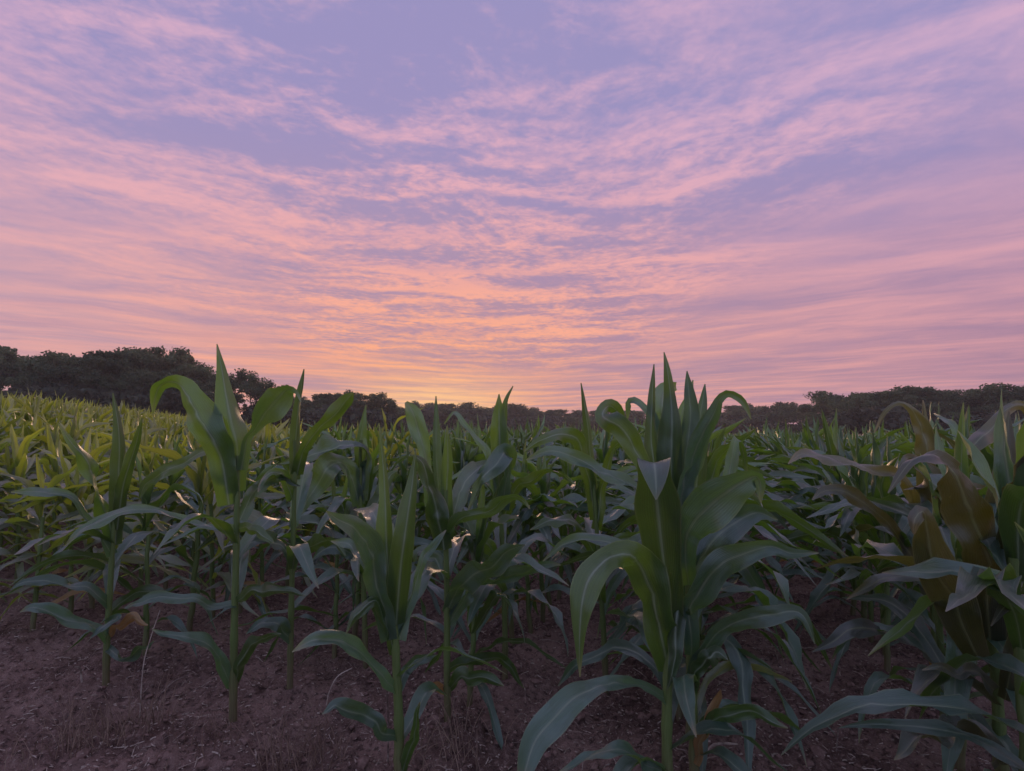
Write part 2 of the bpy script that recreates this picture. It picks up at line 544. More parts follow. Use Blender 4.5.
def leaf_curve(h, az, L, th0, th1, wmax, n, seed, twist=0.0, side=0.0, foot=0.0):
    """free blade: leaves the stalk at height h towards az, th0 = angle from vertical at the base, th1 at the tip"""
    r = random.Random(seed)
    pts = [np.array([0.0, 0.0, h])]
    th, a = th0, az
    kink = r.uniform(0.28, 0.62)
    sharp, wob, wp = r.uniform(6, 16), r.uniform(0, .16), r.uniform(0, 6)
    ds = L / n
    pos = pts[0].copy()
    bend = (th1 - th0)
    for i in range(n):
        s = (i + 0.5) / n
        e = 1 / (1 + math.exp(-(s - kink) * sharp))
        th = th0 + bend * e + wob * math.sin(s * 7 + wp)
        a = az + side * s * s + wob * 1.2 * math.sin(s * 5 + wp * 2)
        pos = pos + ds * np.array([math.sin(th) * math.cos(a), math.sin(th) * math.sin(a), math.cos(th)])
        pts.append(pos.copy())
    pts = np.array(pts)
    s = np.linspace(0, 1, n + 1)
    wid = wmax * np.clip(0.42 + 1.7 * s, 0, 1) * (1 - np.clip((s - 0.35) / 0.65, 0, 1) ** 1.9) ** 0.9
    wid = np.maximum(wid, 0.0022)
    wd = np.tile(np.array([-math.sin(az), math.cos(az), 0.0]), (n + 1, 1))
    T = np.gradient(pts, axis=0); T /= np.linalg.norm(T, axis=1)[:, None] + 1e-9
    for i in range(n + 1):
        ang = twist * s[i] ** 1.3
        t, w0 = T[i], wd[i] - wd[i].dot(T[i]) * T[i]
        w0 /= np.linalg.norm(w0) + 1e-9
        wd[i] = w0 * math.cos(ang) + np.cross(t, w0) * math.sin(ang)
    return pts, wid, wd

def plant_spec(seed, height, nleaf=14):
    """list of leaves (h, az, L, th0, th1, w, twist, side) for a plant of the given height to the tip of the whorl"""
    r = random.Random(seed)
    plane = r.uniform(0, math.pi)
    hs = height * 0.62
    out = []
    for i in range(nleaf):
        q = i / (nleaf - 1)
        az = plane + (i % 2) * math.pi + r.gauss(0, 0.45)
        if q < 0.74:
            qq = q / 0.74
            h = height * (0.10 + 0.50 * qq) * r.uniform(0.95, 1.05)
            L = height * (0.28 + 0.34 * math.sin(math.pi * min(1, 0.2 + 0.62 * qq))) * r.uniform(0.8, 1.2)
            th0 = math.radians(r.uniform(44, 72) - 20 * qq)
            th1 = math.radians(r.uniform(95, 165) - 10 * qq)
            wd = 0.042 + 0.032 * qq
        else:
            qq = (q - 0.74) / 0.26
            h = height * (0.57 + 0.07 * qq)
            th0 = math.radians(r.uniform(14, 30) * (1 - qq) + 3)
            th1 = math.radians(r.choice([r.uniform(18, 40), r.uniform(70, 150), r.uniform(80, 150)]) * (1 - .8 * qq) + r.uniform(2, 9))
            if i == nleaf - 1: th1 = math.radians(r.uniform(3, 14))
            L = height * r.uniform(0.34, 0.44) * (1.0 if th1 < 0.7 else 1.2)
            wd = 0.070 - 0.028 * qq
        out.append((h, az, L, th0, th1, wd * r.uniform(0.85, 1.15), r.gauss(0, 1.0), r.gauss(0, 0.5)))
    return out, hs

def build_plant_meshes(seed, height, nleaf, n, nu, mats, joined):
    """meshes for one free plant: either one joined mesh or (stalk, [leaves])"""
    spec, hs = plant_spec(seed, height, nleaf)
    r = random.Random(seed + 5)
    res = []
    J = MB()
    def leaf(i, sp):
        mb = J if joined else MB()
        h, az, L, th0, th1, wd, tw, sd = sp
        pts, wid, wdir = leaf_curve(h, az, L, th0, th1, wd, n, seed * 31 + i, tw, sd)
        blade(mb, pts, wid, wdir, 0.16 if h < hs * 0.93 else 0.30, 0.20, seed * 17 + i, nu, mi=1 if joined else 0)
        if not joined:
            res.append(mb.mesh('leaf', [mats[2] if (i == 0 and r.random() < 0.5) else mats[1]]))
    ms = J if joined else MB()
    stalk(ms, (0, 0, -0.03), (r.uniform(-.02, .02), r.uniform(-.02, .02), hs * 1.02), 0.0135, 0.009, 6, 0, None, 6 if joined else 10)
    sm = None if joined else ms.mesh('stalk', [mats[0]])
    for i, sp in enumerate(spec):
        leaf(i, sp)
    if joined:
        return J.mesh('corn_plant', [mats[0], mats[1]])
    return sm, res

# ---- plants of the front rows, each blade traced where it grows
def hero(name_label, base_px, stalk_px, leaves, r0=0.0135, extra=(), group='corn plants at the front edge of the field', mat=None, leaf_labels=None, depth=None):
    """base_px: (x, y) where the stalk meets the soil; stalk_px: list of (x, y, dd) up the cane;
    leaves: control rows (x, y, width_px, dd, turn_deg) from the stalk to the tip, dd = metres behind the stalk"""
    bx, by = base_px
    # depth at which this pixel meets the ground
    ray = at(bx, by, 1.0) - CAM
    d = -EYE / ray.z
    if depth: d = depth
    for _ in range(4):
        p = CAM + ray * d
        if depth is None:
            d = (gz_at(p.x, p.y) - EYE) / ray.z
    p = CAM + ray * d
    p.z = gz_at(p.x, p.y)
    root = empty('corn_plant', p)
    tag(root, name_label, 'corn plant', group)
    mb = MB()
    P = [tuple(np.array(p) - np.array([0, 0, 0.03]))] + [tuple(at(x, y, d + dd)) for x, y, dd in stalk_px]
    n = 30
    S = catmull(np.array(P), n)
    rows, vsl = [], []
    for i in range(n + 1):
        t = i / n
        rr = r0 * (1.05 - 0.45 * t) * (1.15 if i % 5 == 0 else 1.0)
        rows.append([S[i] - np.array(p) + rr * np.array([math.cos(a), math.sin(a), 0]) for a in np.linspace(0, 2 * math.pi, 12, endpoint=False)])
        vsl.append(t)
    mb.grid(rows, [k / 12 for k in range(12)], vsl, closed=True)
    obj('stalk', mb.mesh('stalk', [M_STALK]), None, root)
    for li, lf in enumerate(leaves):
        opts = {}
        if isinstance(lf, dict):
            opts, lf = lf, lf['p']
        ctrl = []
        for (x, y, wpx, dd, turn) in lf:
            q = at(x, y, d + dd)
            ctrl.append((q.x, q.y, q.z, wpx / F * (d + dd), math.radians(turn)))
        ns = opts.get('n', 26) + 8
        opts.setdefault('curl', 0.12 if opts.get('fold', 0) >= .24 else 1.0)
        C = catmull(np.array(ctrl), ns)
        sg = np.linspace(0, 1, ns + 1)
        sd = li * 13.7 + bx * 0.37
        ev = np.clip(sg * 4, 0, 1) * np.clip((1 - sg) * 6, 0, 1)
        nz = lambda f, k_: (vnoise(sg * f + sd, np.full(ns + 1, k_ * 3.3), 8) - .5) * 2 * ev
        C[:, 4] += 0.75 * opts.get('curl', 1.0) * nz(3.2, 1)            # blades twist along their length
        C[:, :3] += 0.011 * opts.get('curl', 1.0) * np.stack([nz(5, 2), nz(4, 3), nz(6, 4)], 1)
        pts = C[:, :3]
        T = np.gradient(pts, axis=0); T /= np.linalg.norm(T, axis=1)[:, None] + 1e-9
        V = pts - np.array(CAM); V /= np.linalg.norm(V, axis=1)[:, None]
        wd = np.cross(T, V)
        ln = np.linalg.norm(wd, axis=1)
        for i in range(1, len(wd)):      # keep the side of the blade continuous where it points at the lens
            if wd[i].dot(wd[i - 1]) < 0: wd[i] = -wd[i]
        wd /= np.linalg.norm(wd, axis=1)[:, None] + 1e-9
        k = np.array([.25, .5, .25])
        for _ in range(3):
            wd = np.stack([np.convolve(np.pad(wd[:, c], 1, mode='edge'), k, 'valid') for c in range(3)], 1)
        wdir = np.zeros_like(wd)
        for i in range(len(pts)):
            a = C[i, 4]
            w0 = wd[i] / (np.linalg.norm(wd[i]) + 1e-9)
            wdir[i] = w0 * math.cos(a) + np.cross(T[i], w0) * math.sin(a)
        wid = np.maximum(C[:, 3], 0.002) * (1 + 0.16 * nz(7, 5)) * 1.05
        mbl = MB()
        blade(mbl, pts - np.array(p), wid, wdir, opts.get('fold', 0.16), opts.get('wave', 0.10) * 2.1, li * 7 + int(bx), 8, show=opts.get('show', 0), crs=opts.get('crs', 0.35 if opts.get('fold', 0) >= .24 else 1.0))
        lo = obj('leaf', mbl.mesh('leaf', [opts.get('mat', mat or M_LEAF)]), None, root)
        if opts.get('label'):
            lo['label'] = opts['label']
    # blades on the far side and low on the cane, grown freely
    for (h, azd, L, t0, t1, wd_, tw) in extra:
        mbl = MB()
        pts, wid, wdir = leaf_curve(h, math.radians(azd), L, math.radians(t0), math.radians(t1), wd_, 20, int(bx * 3 + h * 100 + azd), tw, 0.2)
        tt = min(h / max(S[-1][2] - p.z, 0.1), 1.0)
        off = S[int(tt * n)] - np.array(p); off[2] = 0
        blade(mbl, pts + off, wid, wdir, 0.16, 0.12, int(azd + h * 50), 6)
        obj('leaf', mbl.mesh('leaf', [mat or M_LEAF]), None, root)
    return root
Y = lambda p, lab='dying yellow leaf', **k: dict(p=p, mat=M_YELLOW, label=lab, **k)
HEROES = []   # ground positions, kept free of other plants

def H_(*a, **k):
    o = hero(*a, **k); HEROES.append((o.location.x, o.location.y)); return o

# tall plant left of the middle with the spear that tops the treeline
H_('tall corn plant at left with one broad spear leaf rising above the treeline', (233, 722),
   [(234, 640, 0), (236, 560, 0), (237, 490, 0), (237, 455, 0)], [
   dict(p=[(238, 492, 16, 0, 10), (237, 450, 22, -.01, 10), (231, 423, 30, -.01, 15), (227, 400, 21, 0, 15), (222, 371, 10, .01, 10), (217, 344, 1, .02, 0)], show=-1, fold=.28, wave=.04),
   dict(p=[(229, 505, 20, -.02, 0), (223, 469, 22, -.04, -10), (214, 440, 30, -.05, -15), (199, 418, 32, -.05, -15), (188, 397, 25, -.04, -20), (177, 383, 14, -.02, -45), (161, 387, 13, .0, -30), (155, 400, 8, .01, -10), (153, 414, 1, .02, 0)], show=-1, fold=.10, wave=.06, curl=.4),
   dict(p=[(241, 470, 12, -.01, 20), (247, 443, 8, -.03, 30), (257, 429, 9, -.04, 30), (267, 411, 24, -.06, 20), (277, 395, 26, -.08, 25), (287, 388, 16, -.1, 40), (297, 392, 5, -.12, 30), (301, 402, 1, -.14, 0)], show=1, fold=.12, wave=.06),
   dict(p=[(232, 480, 10, .02, 0), (212, 449, 9, .1, 30), (183, 463, 11, .16, 30), (160, 474, 12, .2, 20), (146, 485, 8, .22, 20), (139, 500, 1, .24, 0)], show=1, fold=.15),
   dict(p=[(235, 530, 10, 0, 30), (207, 526, 9, -.05, 40), (180, 516, 10, -.08, 30), (150, 510, 9, -.12, 20), (114, 517, 13, -.16, 20), (86, 525, 12, -.18, 30), (65, 546, 1, -.2, 0)], show=1),
   dict(p=[(236, 604, 10, 0, 30), (211, 606, 8, -.04, 45), (190, 598, 9, -.08, 35), (157, 597, 11, -.1, 30), (142, 602, 8, -.12, 20), (129, 606, 1, -.12, 0)], show=1),
   [(238, 528, 9, 0, 30), (250, 527, 9, -.06, 20), (262, 536, 8, -.09, 20), (274, 543, 1, -.1, 0)],
   [(237, 602, 9, 0, 20), (252, 592, 10, -.06, 30), (270, 588, 11, -.1, 35), (292, 589, 7, -.13, 20), (305, 596, 1, -.14, 0)],
   [(234, 684, 8, 0, 10), (241, 664, 10, -.03, 10), (252, 646, 11, -.06, 25), (268, 637, 9, -.1, 30), (281, 634, 1, -.12, 0)],
   dict(p=[(231, 686, 8, 0, 0), (222, 668, 12, -.03, 10), (207, 647, 14, -.06, 20), (185, 639, 10, -.1, 30), (165, 636, 6, -.12, 20), (152, 629, 1, -.13, 0)]),
   [(240, 520, 12, .02, 0), (249, 500, 14, .06, 20), (262, 485, 12, .12, 30), (283, 478, 9, .18, 40), (300, 486, 1, .22, 0)],
   ], extra=((.55, 75, .5, 40, 110, .07, .4), (.42, 110, .45, 45, 120, .065, -.5), (.6, 255, .42, 35, 120, .06, .3)))

# slim plant right behind it
H_('slim corn plant with a dark narrow spike just right of the tall left plant', (290, 688),
   [(291, 620, 0), (293, 540, 0), (295, 470, 0), (295, 440, 0)], [
   dict(p=[(295, 480, 10, 0, 0), (296, 440, 10, 0, 20), (298, 412, 9, 0, 30), (301, 390, 6, 0, 30), (304, 369, 1, 0, 0)], fold=.35, wave=.02),
   dict(p=[(297, 475, 12, 0, 10), (306, 446, 12, -.03, 20), (318, 432, 11, -.05, 20), (335, 415, 15, -.08, 20), (347, 400, 12, -.1, 10), (353, 393, 2, -.12, 0)], fold=.12),
   [(292, 500, 10, 0, 20), (286, 478, 10, -.05, 20), (276, 472, 10, -.1, 20), (264, 480, 8, -.15, 20), (258, 492, 1, -.2, 0)],
   [(291, 560, 10, 0, 20), (280, 545, 12, -.05, 20), (262, 540, 14, -.1, 30), (246, 548, 9, -.13, 20), (236, 560, 1, -.15, 0)],
   [(293, 560, 10, 0, 20), (306, 547, 13, -.05, 25), (322, 540, 13, -.1, 35), (338, 546, 8, -.14, 20), (346, 556, 1, -.15, 0)],
   [(291, 640, 9, 0, 20), (280, 628, 12, -.05, 20), (262, 624, 11, -.08, 35), (246, 634, 1, -.1, 0)],
   ], r0=.012, extra=((.3, 60, .45, 45, 120, .06, .4), (.5, 200, .5, 40, 115, .07, -.5), (.45, 300, .45, 40, 120, .065, .5), (.62, 100, .5, 25, 80, .075, .3)))

# plant with the big bluish drooping blade
H_('corn plant whose broad bluish top leaf droops left across its slim neighbour', (366, 668),
   [(364, 600, 0), (361, 530, 0), (360, 470, 0), (361, 440, 0)], [
   dict(p=[(361, 500, 12, 0, 0), (366, 465, 12, 0, 10), (365, 450, 11, -.03, 40), (353, 444, 14, -.06, 35), (331, 449, 21, -.1, 20), (307, 457, 12, -.14, 20), (279, 464, 1, -.18, 0)], show=1, fold=.10),
   dict(p=[(359, 505, 12, 0, 0), (350, 470, 15, -.05, 20), (336, 462, 22, -.1, 20), (322, 478, 24, -.14, 10), (309, 498, 13, -.17, 10), (300, 516, 1, -.2, 0)], show=1, fold=.12),
   dict(p=[(361, 490, 8, 0, 0), (360, 450, 12, .02, 10), (362, 430, 9, .03, 10), (366, 405, 1, .04, 0)], fold=.35),
   [(364, 530, 10, 0, 20), (378, 500, 12, .03, 20), (388, 480, 10, .08, 20), (398, 470, 1, .12, 0)],
   [(363, 570, 10, 0, 20), (350, 553, 12, -.05, 20), (330, 548, 14, -.1, 30), (312, 560, 1, -.14, 0)],
   ], r0=.012, extra=((.3, 20, .45, 45, 120, .06, .4), (.45, 180, .5, 42, 115, .07, -.5), (.4, 280, .45, 42, 120, .065, .5)))

# plant in front of the middle with a forked pair of spears
H_('front corn plant near the middle with a forked pair of upright spears', (399, 786),
   [(399, 730, 0), (397, 680, 0), (395, 640, 0), (393, 605, 0), (393, 575, 0)], [
   dict(p=[(391, 632, 18, 0, 5), (388, 575, 20, -.01, 10), (386, 525, 16, 0, 15), (384, 480, 9, .02, 10), (379, 423, 1, .03, 0)], show=-1, fold=.30, wave=.03),
   dict(p=[(396, 625, 18, -.01, 5), (402, 556, 24, -.03, 10), (408, 512, 17, -.02, 15), (413, 477, 8, 0, 10), (416, 450, 1, .01, 0)], show=-1, fold=.24, wave=.03),
   dict(p=[(389, 640, 16, -.02, 0), (381, 590, 20, -.06, 10), (370, 556, 23, -.11, 20), (355, 533, 22, -.16, 25), (339, 520, 12, -.2, 20), (326, 511, 1, -.22, 0)], show=1, fold=.12, wave=.06),
   [(389, 620, 12, .03, 10), (372, 570, 14, .08, 25), (350, 548, 14, .12, 35), (331, 541, 1, .15, 0)],
   [(394, 655, 8, 0, 0), (384, 614, 9, -.05, 20), (371, 602, 11, -.09, 30), (356, 613, 10, -.12, 20), (346, 634, 1, -.14, 0)],
   dict(p=[(397, 690, 9, 0, 20), (386, 680, 13, -.04, 25), (372, 661, 16, -.08, 30), (353, 649, 17, -.12, 30), (332, 640, 18, -.16, 30), (315, 640, 13, -.19, 20), (292, 652, 1, -.22, 0)], show=1, fold=.10),
   [(398, 738, 8, 0, 20), (382, 728, 12, -.05, 30), (357, 708, 14, -.1, 35), (338, 706, 12, -.13, 30), (322, 714, 1, -.15, 0)],
   [(402, 775, 8, -.01, 0), (410, 752, 10, -.03, 0), (414, 731, 9, -.04, 0), (420, 702, 1, -.05, 0)],
   [(400, 640, 12, .01, 0), (407, 604, 10, .03, 15), (421, 564, 9, .06, 30), (433, 543, 8, .1, 30), (446, 530, 1, .12, 0)],
   [(398, 690, 9, 0, 10), (408, 668, 11, .04, 20), (420, 656, 10, .08, 30), (436, 655, 1, .12, 0)],
   ], r0=.015, extra=((.12, 60, .3, 50, 125, .055, .4), (.3, 340, .36, 45, 115, .06, -.4), (.42, 70, .45, 40, 115, .07, .4), (.55, 120, .5, 35, 105, .075, -.5)))

# second plant of that row
H_('corn plant behind the forked one with long leaves sweeping right', (448, 722),
   [(447, 660, 0), (447, 600, 0), (446, 540, 0), (446, 490, 0)], [
   dict(p=[(446, 540, 14, 0, 0), (447, 490, 13, 0, 10), (448, 460, 10, 0, 15), (447, 426, 1, 0, 0)], fold=.32, wave=.03),
   dict(p=[(444, 530, 10, .02, 0), (437, 470, 10, .04, 20), (436, 435, 8, .05, 20), (436, 396, 1, .06, 0)], fold=.35, wave=.03),
   dict(p=[(443, 545, 12, 0, 10), (430, 495, 14, .02, 20), (423, 458, 11, .04, 25), (419, 433, 16, .05, 20), (413, 414, 15, .06, 15), (406, 402, 3, .06, 0)], fold=.12),
   dict(p=[(444, 550, 16, -.03, 0), (437, 510, 22, -.06, 15), (428, 482, 18, -.08, 20), (420, 462, 8, -.1, 20), (410, 455, 1, -.12, 0)], fold=.15),
   dict(p=[(448, 540, 10, 0, 20), (458, 520, 11, -.05, 30), (476, 513, 11, -.09, 30), (496, 507, 12, -.12, 25), (514, 498, 10, -.15, 30), (524, 502, 5, -.16, 20), (530, 509, 1, -.17, 0)], fold=.12),
   dict(p=[(447, 612, 10, 0, 10), (458, 590, 18, -.05, 20), (474, 576, 23, -.1, 25), (499, 557, 20, -.15, 30), (514, 549, 9, -.18, 25), (525, 545, 1, -.2, 0)], show=1, fold=.10),
   dict(p=[(448, 625, 10, 0, 20), (466, 597, 15, .0, 35), (482, 586, 17, .03, 40), (520, 570, 16, .06, 35), (545, 564, 8, .08, 25), (561, 565, 1, .08, 0)], show=1, fold=.10),
   [(447, 690, 8, 0, 20), (458, 679, 12, -.05, 25), (474, 675, 15, -.08, 30), (490, 678, 12, -.1, 25), (504, 686, 1, -.12, 0)],
   [(447, 670, 8, .02, 20), (462, 662, 11, .08, 25), (488, 657, 13, .12, 30), (509, 668, 9, .14, 20), (524, 688, 1, .16, 0)],
   Y([(446, 692, 6, 0, 10), (438, 686, 7, -.03, 20), (427, 688, 1, -.05, 0)]),
   [(445, 580, 10, 0, 20), (435, 560, 12, .05, 25), (424, 553, 12, .1, 30), (414, 562, 1, .12, 0)],
   ], r0=.0125, extra=((.3, 150, .4, 45, 120, .06, .4), (.5, 85, .5, 40, 110, .07, -.5), (.62, 60, .5, 25, 85, .075, .5)))

# middle-right pair, the largest in the picture
H_('large corn plant right of centre with a leaf folded over towards the viewer', (668, 812),
   [(667, 750, 0), (667, 705, 0), (669, 650, 0), (670, 590, 0), (671, 530, 0)], [
   dict(p=[(672, 625, 22, -.02, 0), (664, 565, 36, -.05, 0), (658, 512, 40, -.09, 0), (655, 480, 34, -.13, 0), (654, 462, 30, -.17, 0), (655, 470, 27, -.215, 0), (656, 486, 15, -.235, 0), (656, 500, 1, -.245, 0)], show=-1, fold=.14, wave=.01, n=40, curl=.05, crs=.25),
   dict(p=[(672, 560, 26, .0, 0), (671, 480, 26, .01, 10), (672, 430, 22, .02, 15), (671, 400, 14, .03, 15), (668, 374, 8, .03, 10), (664, 352, 1, .04, 0)], show=-1, fold=.28, wave=.03),
   dict(p=[(664, 540, 16, .01, 0), (655, 470, 14, .02, 10), (651, 438, 12, .03, 15), (652, 405, 9, .04, 15), (654, 364, 1, .05, 0)], fold=.34, wave=.03),
   dict(p=[(678, 540, 20, .03, 0), (684, 470, 20, .05, 10), (690, 422, 16, .06, 15), (689, 395, 11, .07, 15), (687, 371, 1, .08, 0)], fold=.30, wave=.03),
   dict(p=[(664, 520, 14, .0, 0), (645, 466, 17, -.02, 10), (626, 434, 20, -.03, 15), (611, 420, 22, -.02, 20), (604, 411, 16, .02, 20), (611, 405, 12, .07, 10), (619, 411, 11, .1, 0), (627, 427, 1, .12, 0)], show=-1, fold=.14, wave=.04),
   dict(p=[(665, 500, 12, .05, 0), (654, 430, 10, .08, 15), (645, 410, 9, .1, 25), (637, 403, 9, .12, 40), (630, 405, 7, .14, 25), (627, 421, 1, .15, 0)], fold=.12),
   dict(p=[(668, 500, 22, .06, 0), (665, 440, 27, .09, 0), (663, 410, 26, .11, 5), (666, 392, 18, .14, 10), (676, 386, 8, .17, 20)], fold=.12),
   dict(p=[(669, 672, 20, 0, 0), (657, 622, 32, -.03, 0), (644, 578, 36, -.07, 5), (629, 558, 30, -.11, 15), (606, 556, 24, -.16, 20), (590, 574, 27, -.2, 5), (582, 606, 25, -.22, 0), (580, 642, 10, -.23, 0), (580, 677, 1, -.23, 0)], show=-1, fold=.12, wave=.05, n=32),
   dict(p=[(667, 700, 10, 0, 20), (650, 690, 10, -.04, 40), (631, 685, 11, -.09, 40), (600, 685, 16, -.15, 30), (570, 696, 24, -.2, 20), (548, 722, 30, -.25, 10), (531, 756, 24, -.28, 5), (518, 795, 2, -.3, 0)], show=1, fold=.11, wave=.06, n=32),
   [(666, 775, 8, 0, 20), (650, 762, 12, -.05, 30), (622, 753, 17, -.1, 35), (590, 757, 14, -.14, 30), (556, 774, 1, -.17, 0)],
   [(668, 690, 8, .03, 20), (653, 662, 10, .1, 30), (622, 650, 12, .18, 35), (594, 653, 11, .24, 30), (572, 668, 8, .28, 20), (558, 686, 1, .3, 0)],
   dict(p=[(671, 590, 10, .04, 10), (648, 556, 10, .1, 30), (623, 547, 11, .15, 40), (588, 538, 13, .2, 30), (565, 545, 9, .23, 20), (543, 561, 1, .25, 0)]),
   dict(p=[(671, 560, 10, .04, 10), (655, 505, 12, .08, 20), (636, 488, 12, .12, 35), (604, 472, 14, .17, 35), (580, 459, 15, .2, 25), (552, 452, 12, .22, 30), (526, 460, 1, .24, 0)], show=1),
   dict(p=[(672, 540, 10, .08, 0), (675, 480, 12, .12, 10), (680, 420, 10, .14, 20), (688, 398, 8, .16, 20), (693, 380, 1, .17, 0)], fold=.3),
   ], r0=.0155, extra=((.10, 215, .34, 50, 125, .06, .4), (.16, 330, .36, 52, 120, .06, -.4), (.22, 60, .42, 50, 120, .065, .5), (.33, 95, .5, 45, 115, .075, .4), (.5, 75, .55, 40, 110, .08, -.5)))

H_('bushy corn plant against the folded-leaf plant, broad bluish leaves on its right', (694, 792),
   [(694, 745, 0), (692, 700, 0), (690, 640, 0), (689, 570, 0), (690, 520, 0)], [
   dict(p=[(689, 560, 14, 0, 0), (680, 500, 22, -.04, 15), (691, 456, 28, -.07, 25), (703, 432, 22, -.09, 30), (714, 413, 12, -.1, 30), (720, 399, 8, -.11, 20), (729, 390, 8, -.12, 45), (741, 398, 7, -.13, 20), (751, 419, 1, -.14, 0)], show=1, fold=.16, wave=.05, n=30),
   dict(p=[(689, 585, 14, -.03, 0), (686, 545, 22, -.08, 5), (698, 516, 35, -.13, 10), (720, 494, 40, -.18, 20), (740, 479, 28, -.21, 30), (752, 474, 18, -.22, 40), (758, 482, 12, -.225, 25), (761, 503, 1, -.23, 0)], show=1, fold=.09, wave=.05, n=30),
   dict(p=[(690, 600, 14, .02, 0), (698, 560, 22, .03, 15), (716, 534, 26, .04, 25), (738, 518, 24, .05, 35), (758, 512, 14, .06, 35), (778, 520, 1, .06, 0)], show=1, fold=.12, wave=.08),
   dict(p=[(691, 655, 12, -.02, 0), (692, 608, 20, -.07, 10), (713, 575, 25, -.11, 20), (738, 553, 22, -.14, 30), (766, 543, 14, -.16, 40), (790, 551, 11, -.17, 35), (819, 553, 1, -.18, 0)], show=1, fold=.12, wave=.10, n=30),
   dict(p=[(692, 680, 12, 0, 10), (701, 655, 16, -.04, 20), (722, 634, 19, -.08, 30), (753, 620, 20, -.12, 35), (783, 612, 17, -.15, 40), (804, 619, 10, -.17, 25), (815, 644, 1, -.18, 0)], show=1, fold=.10, wave=.06, n=30),
   [(694, 745, 8, 0, 20), (707, 727, 12, -.04, 25), (726, 716, 15, -.08, 30), (752, 712, 17, -.11, 30), (788, 728, 1, -.14, 0)],
   dict(p=[(693, 715, 7, .02, 20), (708, 682, 9, .08, 30), (733, 665, 9, .13, 40), (758, 667, 8, .16, 35), (792, 682, 1, .18, 0)], mat=M_PALE),
   Y([(696, 765, 7, -.02, 0), (706, 735, 10, -.04, 10), (716, 710, 9, -.05, 10), (721, 690, 1, -.06, 0)], 'yellowed dry leaf against the stalk'),
   dict(p=[(688, 640, 12, -.02, 0), (680, 612, 17, -.06, 5), (676, 640, 16, -.09, 5), (670, 668, 9, -.1, 5), (667, 690, 1, -.1, 0)], fold=.12),
   dict(p=[(690, 560, 12, .05, 0), (698, 470, 14, .08, 10), (700, 420, 11, .09, 15), (703, 400, 7, .1, 10), (705, 384, 1, .11, 0)], fold=.3),
   dict(p=[(691, 620, 12, .04, 0), (712, 560, 14, .1, 15), (727, 480, 12, .14, 20), (735, 440, 9, .16, 25), (743, 452, 7, .18, 20), (748, 480, 1, .2, 0)]),
   dict(p=[(692, 690, 10, -.03, 0), (700, 668, 14, -.07, 10), (716, 652, 14, -.1, 30), (728, 660, 1, -.12, 0)]),
   ], r0=.0145, extra=((.09, 300, .32, 50, 125, .055, .4), (.18, 10, .38, 52, 120, .06, -.4), (.26, 250, .36, 45, 120, .06, .5), (.4, 95, .5, 45, 115, .075, .4), (.6, 40, .55, 35, 105, .08, -.5)))

# left edge plant
H_('left-edge corn plant with a narrow spear and one yellow leaf at its foot', (106, 684),
   [(107, 640, 0), (110, 590, 0), (113, 540, 0), (116, 500, 0)], [
   dict(p=[(115, 545, 12, 0, 0), (118, 485, 13, 0, 10), (119, 435, 10, 0, 15), (113, 393, 1, 0, 0)], fold=.3, wave=.03),
   dict(p=[(117, 530, 10, 0, 0), (123, 488, 11, -.03, 10), (134, 450, 9, -.05, 15), (142, 418, 1, -.07, 0)], fold=.25),
   dict(p=[(113, 540, 12, 0, 0), (101, 496, 15, -.04, 10), (90, 465, 14, -.08, 20), (73, 444, 8, -.11, 25), (58, 423, 1, -.14, 0)], show=-1, fold=.16),
   dict(p=[(112, 555, 10, 0, 10), (100, 535, 7, -.04, 30), (86, 518, 6, -.08, 35), (69, 499, 9, -.12, 30), (42, 494, 13, -.16, 25), (11, 492, 1, -.2, 0)], fold=.14),
   [(109, 605, 9, 0, 20), (95, 592, 10, -.05, 30), (66, 584, 11, -.1, 35), (30, 581, 8, -.15, 25), (10, 590, 1, -.18, 0)],
   [(108, 640, 9, 0, 20), (95, 630, 11, -.05, 30), (62, 616, 13, -.1, 35), (35, 608, 9, -.14, 25), (20, 612, 1, -.16, 0)],
   [(110, 612, 8, .02, 20), (126, 600, 10, .08, 30), (150, 592, 11, .13, 35), (176, 600, 1, .17, 0)],
   [(108, 622, 7, -.02, 10), (117, 617, 8, -.06, 20), (104, 628, 8, -.1, 20), (90, 638, 1, -.12, 0)],
   Y([(109, 636, 5, 0, 10), (120, 626, 8, -.03, 15), (132, 620, 9, -.05, 15), (148, 625, 1, -.06, 0)], 'bright yellow dead leaf'),
   [(108, 648, 7, 0, 10), (122, 655, 8, -.05, 20), (140, 650, 8, -.09, 25), (154, 641, 1, -.1, 0)],
   ], r0=.0125, extra=((.45, 75, .5, 40, 110, .07, .4), (.35, 120, .45, 45, 120, .065, -.5), (.55, 250, .45, 40, 110, .065, .5)))

